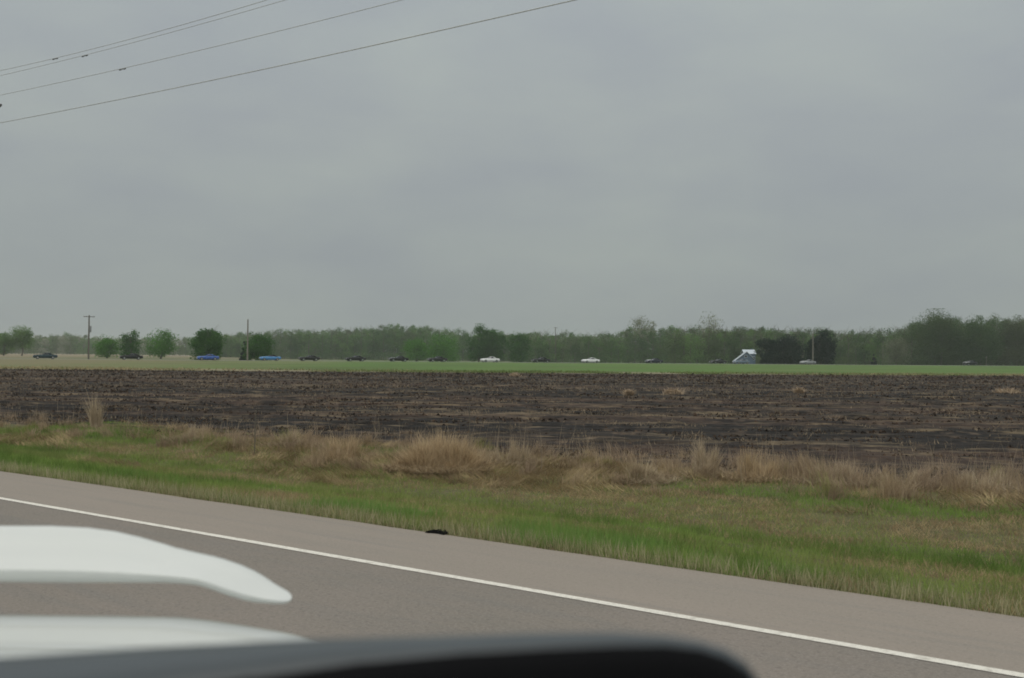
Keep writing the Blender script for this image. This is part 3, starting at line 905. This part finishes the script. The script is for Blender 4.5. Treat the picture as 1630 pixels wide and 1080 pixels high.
# ================================================================== power lines overhead
M_wire = mat("wire", (0.55, 0.57, 0.57), 0.6)
M_damper = mat("dark_metal", (0.12, 0.12, 0.125), 0.6)
def on_plane(px, py, n):
    v = ray(px, py); k = n / (v.x * NX + v.y * NY)
    x, y, z = v.x * k, v.y * k, CAM_H + v.z * k
    return x * DX + y * DY, z
ends = []
def wire(n, pts, radius, label, damper=None):
    S = [on_plane(a, b, n) for a, b in pts]
    co = np.polyfit([a for a, b in S], [b for a, b in S], 2)
    co[0] = max(co[0], 0.0)
    root = empty("power_line", (0, 0, 0), label, "power line", "power lines crossing the sky at the upper left")
    s0 = S[0][0] - 2.2; s1 = s0 + 62
    f = lambda s: np.polyval(co, s)
    mb = MB()
    mb.tube([(*ns(n, s), f(s)) for s in np.linspace(s0, s1, 60)], radius, 6)
    mb.build("wire", M_wire, root)
    ends.append((n, s0, f(s0)))
    if damper:
        s, z = on_plane(*damper, n)
        mb = MB()
        a = Vector((*ns(n, s - 0.17), f(s - 0.17) - 0.03)); b = Vector((*ns(n, s + 0.17), f(s + 0.17) - 0.03))
        mb.tube([a, a.lerp(b, .25), a.lerp(b, .3), a.lerp(b, .7), a.lerp(b, .75), b], [0.018, 0.022, 0.01, 0.01, 0.022, 0.018], 8)
        m = a.lerp(b, .5); mb.tube([m, m + Vector((0, 0, 0.035))], 0.013, 6)
        mb.build("damper", M_damper, root)
    print("wire", n, co, S)
wire(20.6, [(0, 113), (110, 87.5), (250, 51), (340, 26), (425, 0)], 0.0095, "uppermost of the four wires, closely doubled by the one below", (88, 91))
wire(20.0, [(0, 121), (135, 88), (280, 50), (455, 0)], 0.0085, "second highest wire running just under the uppermost one", (135, 88))
wire(19.4, [(0, 152), (195, 109), (400, 61), (640, 0)], 0.0095, "third wire from the top, with a dark damper near its left end", (195, 110))
wire(19.2, [(0, 196), (350, 125), (600, 72), (915, 0)], 0.013, "lowest and thickest wire, crossing farthest to the right")
# the pole they leave from, its pole top just outside the picture; only a fitting reaches in
pe = at(-1, 168, 39.5)
pn = pe.x * NX + pe.y * NY; ps = pe.x * DX + pe.y * DY
root = empty("line_pole", (*ns(pn, ps - 3.6), -0.4), "dark line fitting poking in at the left edge between the lower wires", "utility pole")
M_d = M_damper
bx_, by_ = ns(pn, ps - 3.6)
mb = MB(); mb.tube([(0, 0, -0.5), (0, 0, 6), (0, 0, 13)], [0.19, 0.16, 0.12], 10); mb.build("pole", M_wood, root)
zf_ = pe.z + 0.4
mb = MB()
fx, fy = pe.x - bx_, pe.y - by_
mb.tube([(0, 0, zf_), (fx * 0.9, fy * 0.9, zf_)], 0.035, 8); mb.build("bracket", M_wood, root)
mb = MB(); mb.tube([(fx * 0.9, fy * 0.9, zf_ ), (fx * 0.96, fy * 0.96, zf_), (fx, fy, zf_), (fx * 1.04, fy * 1.04, zf_)], [0.05, 0.075, 0.075, 0.03], 10); mb.build("insulator", M_d, root)
for zz in (max(e[2] for e in ends) + 0.35, ):
    mb = MB(); a = Vector((*[c for c in (NX * 0.8, NY * 0.8)], zz - 0.1)); b = Vector((-NX * 0.8, -NY * 0.8, zz - 0.1)); mb.tube([a, b], 0.06, 6); mb.build("crossarm", M_wood, root)

# ================================================================== the cars on the far road
M_glass = mat("car_glass", (0.015, 0.02, 0.024), 0.12, spec=0.5)
M_tyre = mat("tyre", (0.015, 0.015, 0.015), 0.85)
M_chrome = mat("chrome", (0.55, 0.56, 0.57), 0.25, 1.0)
M_lamp = mat("lamp_glass", (0.5, 0.5, 0.48), 0.2)
M_red = mat("tail_lamp", (0.3, 0.02, 0.02), 0.3)
def paint(name, c, rough=0.4): return mat(name, c, rough, 0.0, 0.8 if max(c) > 0.1 else 0.1, 0.5 if max(c) > 0.1 else 0.3)

def car_meshes(kind='coupe'):
    """nose towards -X, wheels on z = 0, length 4.7"""
    out = {}
    if kind == 'coupe':
        xs = [-2.36, -2.25, -1.6, -0.55, 0.2, 1.1, 1.75, 2.25, 2.34]
        zt = [0.66, 0.80, 0.87, 0.93, 0.93, 0.93, 0.93, 0.88, 0.70]
        zb = [0.42, 0.28, 0.24, 0.22, 0.22, 0.22, 0.26, 0.34, 0.44]
        hw = [0.74, 0.84, 0.89, 0.90, 0.90, 0.91, 0.90, 0.85, 0.76]
        roof = [(-0.62, 0.90), (-0.05, 1.27), (0.28, 1.34), (0.85, 1.31), (1.62, 0.92)]
    else:
        xs = [-2.30, -2.22, -1.5, -0.6, 0.2, 1.1, 1.8, 2.25, 2.32]
        zt = [0.80, 0.98, 1.04, 1.08, 1.08, 1.08, 1.08, 1.05, 0.85]
        zb = [0.45, 0.32, 0.3, 0.3, 0.3, 0.3, 0.3, 0.36, 0.46]
        hw = [0.76, 0.86, 0.91, 0.92, 0.92, 0.92, 0.92, 0.88, 0.8]
        roof = [(-0.75, 1.05), (-0.15, 1.55), (0.3, 1.62), (1.2, 1.6), (1.95, 1.08)]
    mb = MB(); secs = []
    for x, a, b, h in zip(xs, zt, zb, hw):
        m = (a + b) / 2
        secs.append([(x, -h * 0.93, b), (x, -h, m), (x, -h * 0.97, a - 0.1), (x, -h * 0.86, a), (x, 0, a + 0.03), (x, h * 0.86, a), (x, h * 0.97, a - 0.1), (x, h, m), (x, h * 0.93, b), (x, 0, b - 0.02)])
    mb.loft(secs); out['body'] = mb.mesh("body", True)
    # roof and pillars: a thin shell over the glasshouse
    mb = MB(); secs = []
    for x, z in roof:
        w_ = 0.66 if 1.2 < z else 0.78
        t = 0.045
        secs.append([(x, -w_, z - 0.03), (x, -w_ * 0.8, z + 0.01), (x, 0, z + 0.03), (x, w_ * 0.8, z + 0.01), (x, w_, z - 0.03), (x, w_ * 0.95, z - 0.03 - t), (x, 0, z - t + 0.02), (x, -w_ * 0.95, z - 0.03 - t)])
    mb.loft(secs[1:4])
    for sgn in (-1, 1):
        pts = roof
        mb.tube([(pts[0][0], sgn * 0.76, pts[0][1]), (pts[1][0], sgn * 0.64, pts[1][1] - 0.03)], 0.03, 6)
        mb.loft([[(pts[3][0] - 0.02, sgn * 0.655, pts[3][1] - 0.03), (pts[3][0] - 0.02, sgn * 0.60, pts[3][1]), (pts[3][0] - 0.3, sgn * 0.60, pts[3][1] - 0.01), (pts[3][0] - 0.3, sgn * 0.655, pts[3][1] - 0.05)],
                 [(pts[4][0], sgn * 0.80, pts[4][1]), (pts[4][0], sgn * 0.74, pts[4][1] + 0.02), (pts[4][0] - 0.75, sgn * 0.74, pts[4][1] + 0.02), (pts[4][0] - 0.75, sgn * 0.80, pts[4][1])]])
    out['roof'] = mb.mesh("roof", True)
    mb = MB(); secs = []
    for i, (x, z) in enumerate(roof):
        zt_ = z - 0.05; w_ = 0.63 if 1.2 < z else 0.74; b = roof[0][1] - 0.03
        secs.append([(x, -0.76, b - 0.02), (x, -w_, max(zt_, b)), (x, w_, max(zt_, b)), (x, 0.76, b - 0.02)])
    mb.loft(secs); out['windows'] = mb.mesh("windows")
    def wheel():
        m = MB(); m.tube([(0, -0.1, 0), (0, -0.085, 0), (0, 0.085, 0), (0, 0.1, 0)], [0.27, 0.325, 0.325, 0.27], 18); return m.mesh("wheel", False)
    out['wheel'] = wheel()
    m = MB(); m.tube([(0, -0.108, 0), (0, 0.108, 0)], 0.19, 12); out['rim'] = m.mesh("rim")
    m = MB(); m.box((-2.38, 0, 0.46), (0.1, 1.6, 0.12)); out['front_bumper'] = m.mesh("bumper", False, 0.02)
    m = MB(); m.box((2.37, 0, 0.48), (0.1, 1.6, 0.12)); out['rear_bumper'] = m.mesh("bumper", False, 0.02)
    m = MB(); m.tube([(-0.03, 0, 0), (0.03, 0, 0)], 0.09, 10); out['headlight'] = m.mesh("headlight")
    m = MB(); m.box((0, 0, 0), (0.05, 0.34, 0.12)); out['tail_light'] = m.mesh("tail_light")
    m = MB(); m.loft([[(-2.2, -0.62, zt[1] + 0.012), (-2.2, 0.62, zt[1] + 0.012), (-2.2, 0.62, zt[1] + 0.04), (-2.2, -0.62, zt[1] + 0.04)],
                      [(-1.6, -0.7, zt[2] + 0.012), (-1.6, 0.7, zt[2] + 0.012), (-1.6, 0.6, zt[2] + 0.06), (-1.6, -0.6, zt[2] + 0.06)],
                      [(-0.66, -0.7, zt[3] + 0.0), (-0.66, 0.7, zt[3] + 0.0), (-0.66, 0.6, zt[3] + 0.05), (-0.66, -0.6, zt[3] + 0.05)]])
    out['hood'] = m.mesh("hood", True)
    return out
def put(name, me, m, parent, loc=(0, 0, 0)):
    o = bpy.data.objects.new(name, me); COL.objects.link(o); o.parent = parent; o.location = loc
    if not me.materials: me.materials.append(m)
    o.material_slots[0].link = 'OBJECT'; o.material_slots[0].material = m
    return o
SETS = {'coupe': car_meshes('coupe'), 'suv': car_meshes('suv')}
def far_car(px, m_, col, hood, roofc, kind, label, name="car", cat="car", scale=1.0, lane=-1.5, rim=None):
    S = SETS[kind]
    v = ray(px, 570); u = v.x / v.y
    y = (ROAD_M + lane) / (0.907 - 0.4226 * u)
    root = empty(name, (u * y, y, 0.405), label, cat, "cars strung out along the far road", rz=R(25))
    root.scale = (scale,) * 3
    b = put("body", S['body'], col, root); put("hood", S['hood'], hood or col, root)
    put("roof", S['roof'], roofc or col, root); put("windows", S['windows'], M_glass, root)
    for wx in (-1.48, 1.42):
        for wy in (-0.82, 0.82):
            wo = put("wheel", S['wheel'], M_tyre, root, (wx, wy, 0.325)); put("rim", S['rim'], rim or M_chrome, wo)
    put("bumper", S['front_bumper'], M_chrome, root); put("bumper", S['rear_bumper'], M_chrome, root)
    zl = 0.62 if kind == 'coupe' else 0.76
    for sy in (-0.62, 0.62):
        put("headlight", S['headlight'], M_lamp, root, (-2.36, sy * 0.95, zl)); put("tail_light", S['tail_light'], M_red, root, (2.345, sy * 0.9, zl + 0.02))
    return root
P_teal = paint("paint_dark_teal", (0.010, 0.035, 0.045)); P_black = paint("paint_black", (0.004, 0.0045, 0.005))
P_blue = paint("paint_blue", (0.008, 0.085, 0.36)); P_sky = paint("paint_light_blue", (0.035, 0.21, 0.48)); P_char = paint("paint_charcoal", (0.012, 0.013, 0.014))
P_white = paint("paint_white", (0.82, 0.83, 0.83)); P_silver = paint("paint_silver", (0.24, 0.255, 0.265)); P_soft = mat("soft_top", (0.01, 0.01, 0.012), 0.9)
P_gblue = paint("paint_grey_blue", (0.10, 0.15, 0.20)); P_navy = paint("paint_navy", (0.01, 0.014, 0.03))
far_car(72, 0, P_teal, None, None, 'coupe', "dark teal coupe leading the row at the far left")
far_car(209, 0, P_black, None, P_char, 'coupe', "black coupe second in the row, left of the big round tree")
far_car(331, 0, P_blue, None, None, 'coupe', "deep blue coupe passing below the big round dark tree")
far_car(430, 0, P_sky, None, P_soft, 'coupe', "lighter blue coupe with a dark top right of the pale pole")
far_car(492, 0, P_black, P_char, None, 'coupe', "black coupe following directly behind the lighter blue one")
far_car(566, 0, P_black, None, None, 'coupe', "second black coupe behind the lighter blue one")
far_car(634, 0, P_black, P_silver, None, 'coupe', "black coupe with its bonnet silvered as sky reflection in the middle of the black ones")  # silver on the hood paints in the sky's reflection
far_car(696, 0, P_char, None, None, 'coupe', "charcoal coupe right in front of the first white one")
far_car(780, 0, P_white, None, None, 'coupe', "white coupe below the tall dark trees")
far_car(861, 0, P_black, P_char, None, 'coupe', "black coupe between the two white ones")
far_car(940, 0, P_white, None, None, 'coupe', "all white coupe right of the middle, second of the two white ones")
far_car(1041, 0, P_navy, P_white, None, 'coupe', "dark coupe with its bonnet whitened as sky reflection behind the all white one")  # white hood colour stands for pale sky reflected in dark paint
far_car(1143, 0, P_char, None, None, 'coupe', "small charcoal coupe a little left of the blue grey house")
far_car(1180, 0, P_gblue, None, None, 'coupe', "grey blue coupe passing in front of the house")
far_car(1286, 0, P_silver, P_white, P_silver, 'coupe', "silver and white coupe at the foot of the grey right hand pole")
far_car(1544, 0, P_black, P_white, None, 'suv', "black high car with its bonnet whitened as sky reflection, last in the row at the right")  # hood coloured white for the sky it reflects

# blue-grey house with a pale roof beyond the road
M_wall = mat("house_siding", (0.085, 0.13, 0.20), 0.8); M_trim = mat("white_trim", (0.50, 0.56, 0.62), 0.6); M_roofp = mat("pale_metal_roof", (0.50, 0.56, 0.62), 0.4)
v = ray(1187, 560); HD = 372.0
root = empty("house", (v.x / v.y * HD, HD, -0.6), "small blue grey house with a white pitched roof left of the dark evergreens", "house")
mb = MB(); mb.box((1.75, 4.0, 2.0), (3.7, 5.4, 4.2)); mb.build("main_wall", M_wall, root)
mb = MB(); mb.loft([[(x_, 0.9, 4.15), (x_, 4.0, 5.55), (x_, 7.1, 4.15), (x_, 7.1, 4.03), (x_, 4.0, 5.4), (x_, 0.9, 4.03)] for x_ in (-0.4, 3.9)])
rf = mb.build("roof", M_roofp, root)
mb = MB(); mb.box((3.0, 4.6, 5.4), (0.5, 0.5, 1.0)); mb.build("chimney", M_wall, rf)
mb = MB(); mb.loft([[(-4.0, y_, 0.0), (2.2, y_, 0.0), (2.2, y_, 2.6), (0.1, y_, 4.6), (-4.0, y_, 1.5)] for y_ in (-1.2, 1.0)]); mb.build("wing_wall", M_wall, root)
for a, b_ in (((-4.3, 1.30), (0.1, 4.72)), ((0.1, 4.72), (2.5, 2.4))):
    mb = MB(); mb.loft([[(a[0], y_, a[1]), (b_[0], y_, b_[1]), (b_[0], y_, b_[1] + 0.2), (a[0], y_, a[1] + 0.2)] for y_ in (-1.5, 1.2)]); mb.build("wing_roof", M_roofp, root)
for wx, wz, ww, wh in ((-2.3, 1.2, 1.0, 1.0), (-0.2, 1.4, 1.0, 1.2), (-0.2, 3.2, 0.7, 0.7)):
    mb = MB(); mb.box((wx, -1.24, wz), (ww + 0.24, 0.07, wh + 0.24)); fr = mb.build("window", M_trim, root)
    mb = MB(); mb.box((wx, -1.28, wz), (ww, 0.04, wh)); mb.build("pane", M_glass, fr)
mb = MB(); mb.box((3.0, 1.27, 2.6), (1.0, 0.07, 1.3)); fr = mb.build("window", M_trim, root)
mb = MB(); mb.box((3.0, 1.23, 2.6), (0.8, 0.05, 1.05)); mb.build("pane", M_glass, fr)

# small marker post at the right end of the far road
v = ray(1570, 575); u = v.x / v.y; y = (ROAD_M + 8) / (0.907 - 0.4226 * u)
mb = MB(); mb.tube([(0, 0, -0.3), (0, 0, 1.5), (0, 0, 3.1)], [0.1, 0.09, 0.08], 8); mb.box((0, -0.1, 2.8), (0.35, 0.04, 0.4))
o = mb.build("marker_post", M_woodpale, None); o.location = (u * y, y, 0.3)
tag(o, "short pale post by the far road near the right edge", "post")

# ================================================================== white car close by (roof and rail show)
P_near = bpy.data.materials.new("white_car_paint"); P_near.use_nodes = True
b = P_near.node_tree.nodes['Principled BSDF']
t = P_near.node_tree
n_ = t.nodes.new('ShaderNodeTexNoise'); n_.inputs['Scale'].default_value = 4; n_.inputs['Detail'].default_value = 5
r_ = t.nodes.new('ShaderNodeValToRGB'); r_.color_ramp.elements[0].color = (0.62, 0.645, 0.63, 1); r_.color_ramp.elements[1].color = (0.68, 0.70, 0.68, 1)
t.links.new(n_.outputs['Fac'], r_.inputs[0]); t.links.new(r_.outputs[0], b.inputs['Base Color'])
b.inputs['Roughness'].default_value = 0.35; b.inputs['Coat Weight'].default_value = 0.6; b.inputs['Coat Roughness'].default_value = 0.08
car = empty("white_car", (-2.4, 1.45, 0), "white car close by at the lower left, its roof and tapered roof rail blurred", "car")
def rel(p): return (p[0] + 2.4, p[1] - 1.45, p[2])
RD = 2.0                                           # depth of the rail
def X(px, d=RD): return at(px, 900, d).x
def Z(px, py, d=RD): return at(px, py, d).z
def rail_sec(px, yt, yb, d=RD, fat=1.0):
    xt = X(px); zt = Z(px, yt); zb = Z(px, yb); h = zt - zb
    prof = [(-0.012, 0.0), (-0.030, 0.015), (-0.038, 0.05), (-0.043, 0.21), (-0.0425, 0.235), (-0.040, 0.26), (-0.036, 0.285), (-0.008, 0.52), (0.020, 0.75), (0.042, 0.93), (0.052, 0.985), (0.060, 1.0), (0.068, 0.98), (0.074, 0.9), (0.072, 0.5), (0.05, 0.1)]
    return [rel((xt, d + a * fat, Z(px, yb + (yt - yb) * b_, d + a * fat))) for a, b_ in prof]
mb = MB()
mb.loft([rail_sec(p, a, b_) for p, a, b_ in ((-2600, 850, 925), (-2200, 842, 925), (-900, 836, 926), (-300, 836, 927), (0, 837, 928), (60, 837, 928.5), (120, 840, 929), (165, 846, 929), (205, 855, 929), (245, 866, 929), (264, 872, 929))], cap=False)
rail = mb.build("roof_rail", P_near, car, smooth=True)
mb = MB()
mb.loft([rail_sec(p, a, b_, RD - 0.0005, f_) for p, a, b_, f_ in ((264, 872, 929, 1.0), (274, 874, 929.2, 1.01), (286, 877, 929.8, 1.02), (302, 880.5, 930.5, 1.03), (326, 885.5, 933.5, 1.03), (343, 890, 939, 1.02), (371, 899, 949.5, 0.98), (395, 909, 957, 0.88), (412, 918, 960, 0.8), (430, 929, 961.5, 0.66), (443, 936, 962, 0.6), (453, 941, 962, 0.5), (459, 945, 961, 0.36), (463, 949, 958.5, 0.2), (464.5, 952, 956, 0.08))], cap=False)
mb.build("end_cap", P_near, rail, smooth=True)
# rail foot, left of the picture
mb = MB(); mb.loft([[rel((X(p), RD + q, z)) for q in (-0.03, 0.05)][:1] + [rel((X(p) , RD + 0.05, z)), rel((X(p) + 0.12, RD + 0.05, z)), rel((X(p) + 0.12, RD - 0.03, z))] for p, z in ((-420, 1.60), (-410, 1.72))])
mb.build("rail_foot", P_near, rail)
# roof: stations along x, across in depth
mb = MB(); secs = []
zr = Z(0, 975, RD)
stations = [(-2.95, 1.30), (-2.75, 1.50), (-2.5, zr - 0.02), (-1.8, zr), (-1.2, zr), (X(200), zr), (X(290), zr - 0.0015), (X(340), zr - 0.007), (X(400), zr - 0.0165), (X(450), zr - 0.026), (X(480), zr - 0.033), (X(520), zr - 0.045), (X(580), zr - 0.09), (X(640), zr - 0.16), (0.0, zr - 0.33), (0.22, 1.12)]
for x_, z_ in stations:
    sec = []
    for d_, dz in ((0.80, -0.14), (0.82, -0.05), (0.90, 0.0), (1.1, 0.014), (1.4, 0.022), (1.62, 0.02), (1.70, 0.016), (1.74, 0.006), (1.80, 0.003), (1.84, 0.009), (1.90, 0.008), (1.965, 0.003), (2.0, -0.004), (2.03, -0.02), (2.045, -0.06), (2.05, -0.14)):
        sec.append(rel((x_, d_, z_ + dz)))
    secs.append(sec)
mb.loft(secs); mb.build("roof", P_near, car, smooth=True)
# dark side glass, doors, bonnet, wheels below the frame
mb = MB(); mb.loft([[rel((x_, d_, z_)) for d_, z_ in ((0.78, 1.42), (2.05, 1.42), (2.16, 1.02), (0.68, 1.02))] for x_ in (-3.1, -0.1)])
mb.build("windows", M_glass, car)
mb = MB(); secs = []
for x_, zt_, zb_ in ((-3.55, 0.85, 0.5), (-3.45, 1.0, 0.4), (-2.6, 1.04, 0.32), (-1.0, 1.04, 0.3), (0.2, 1.0, 0.3), (1.0, 0.93, 0.35), (1.2, 0.7, 0.45)):
    secs.append([rel((x_, d_, z_)) for d_, z_ in ((0.66, zb_), (0.6, (zt_ + zb_) / 2), (0.68, zt_ - 0.03), (1.4, zt_ + 0.02), (2.14, zt_ - 0.03), (2.22, (zt_ + zb_) / 2), (2.16, zb_))])
mb.loft(secs); mb.build("body", P_near, car, smooth=True)
for wx in (-2.75, 0.35):
    for wd in (0.72, 2.1):
        m_ = MB(); m_.tube([rel((wx, wd - 0.11, 0.34)), rel((wx, wd + 0.11, 0.34))], 0.34, 24); wo = m_.build("wheel", M_tyre, car)
        m_ = MB(); m_.tube([rel((wx, wd - 0.12, 0.34)), rel((wx, wd + 0.12, 0.34))], 0.2, 16); m_.build("rim", M_chrome, wo)

# ================================================================== dark mirror in the very foreground
M_bl = mat("black_plastic", (0.0035, 0.0037, 0.0045), 0.8, spec=0.08)
M_sheen = mat("grey_blue_sky_sheen", (0.045, 0.058, 0.068), 0.42)  # sky reflection on the glossy mirror top, put into the base colour
door = empty("vehicle_door", (0, 0.35, 0), "black rounded door mirror with grey blue sky sheen coloured on its top, blurred across the bottom edge", "car mirror")
def rd(p): return (p[0], p[1] - 0.35, p[2])
back = [(-500, 1100), (-300, 1064), (0, 1047), (250, 1030), (500, 1017), (700, 1013), (860, 1008), (980, 1007), (1060, 1018), (1110, 1028), (1150, 1040), (1185, 1062), (1205, 1090), (1212, 1140), (1214, 1220)]
front = [(-500, 1260), (-100, 1180), (200, 1120), (430, 1083), (600, 1058), (760, 1043), (880, 1036), (980, 1032), (1060, 1031), (1115, 1037), (1155, 1050), (1190, 1072), (1212, 1102), (1222, 1150), (1224, 1230)]
mb = MB(); secs = []
for (a, c) in zip(back, front):
    p = at(*a, 0.64); q = at(*c, 0.54)
    m1 = p.lerp(q, 0.5) + Vector((0, 0, 0.004))
    back_in = p + Vector((0, 0.012, -0.012))
    secs.append([rd(back_in), rd(p), rd(m1), rd(q), rd(q + Vector((0, 0.012, -0.012)))])
mb.loft(secs, cap=False)
mb.build("mirror_top", M_sheen, door, smooth=True)
mb = MB(); V0 = []
n_pts = len(front)
for a in front:
    q = at(*a, 0.54); V0.append(q)
xl, xr = V0[0].x, V0[-1].x; zb = 1.66
top_r = [rd(q + Vector((0, 0.0, 0.001))) for q in V0]; rim_ = [rd(q + Vector((0.0, -0.012, -0.006))) for q in V0]
mid_ = [rd(Vector((q.x * 0.985, q.y - 0.018, q.z - 0.022))) for q in V0]
bot = [rd(Vector((q.x * 0.95, 0.53, zb + 0.02))) for q in V0]; botb = [rd(Vector((q.x * 0.95, 0.62, zb))) for q in V0]
bk = [rd(at(*a, 0.63) + Vector((0, 0, -0.01))) for a in back]
mb.loft([list(c) for c in zip(top_r, rim_, mid_, bot, botb, bk)])
mb.build("mirror_housing", M_bl, door, smooth=True)
mb = MB(); mb.tube([rd((-0.1, 0.58, 1.68)), rd((-0.12, 0.52, 1.55)), rd((-0.15, 0.40, 1.45))], [0.03, 0.035, 0.04], 10); mb.build("mirror_arm", M_bl, door)
mb = MB(); mb.box(rd((-0.2, 0.37, 1.02)), (1.3, 0.07, 1.0)); mb.build("door_panel", M_bl, door, bevel=0.02)

# ================================================================== haze
mz = bpy.data.materials.new("haze"); mz.use_nodes = True
t = mz.node_tree
for n in list(t.nodes):
    if n.type != 'OUTPUT_MATERIAL': t.nodes.remove(n)
pv = t.nodes.new('ShaderNodeVolumePrincipled')
pv.inputs['Color'].default_value = (0.74, 0.80, 0.79, 1)
pv.inputs['Density'].default_value = 0.00026
t.links.new(pv.outputs[0], t.nodes['Material Output'].inputs['Volume'])
mb = MB(); mb.box((0, 0, 16), (9400, 9400, 36))
o = mb.build("haze", mz); tag(o, kind='stuff')
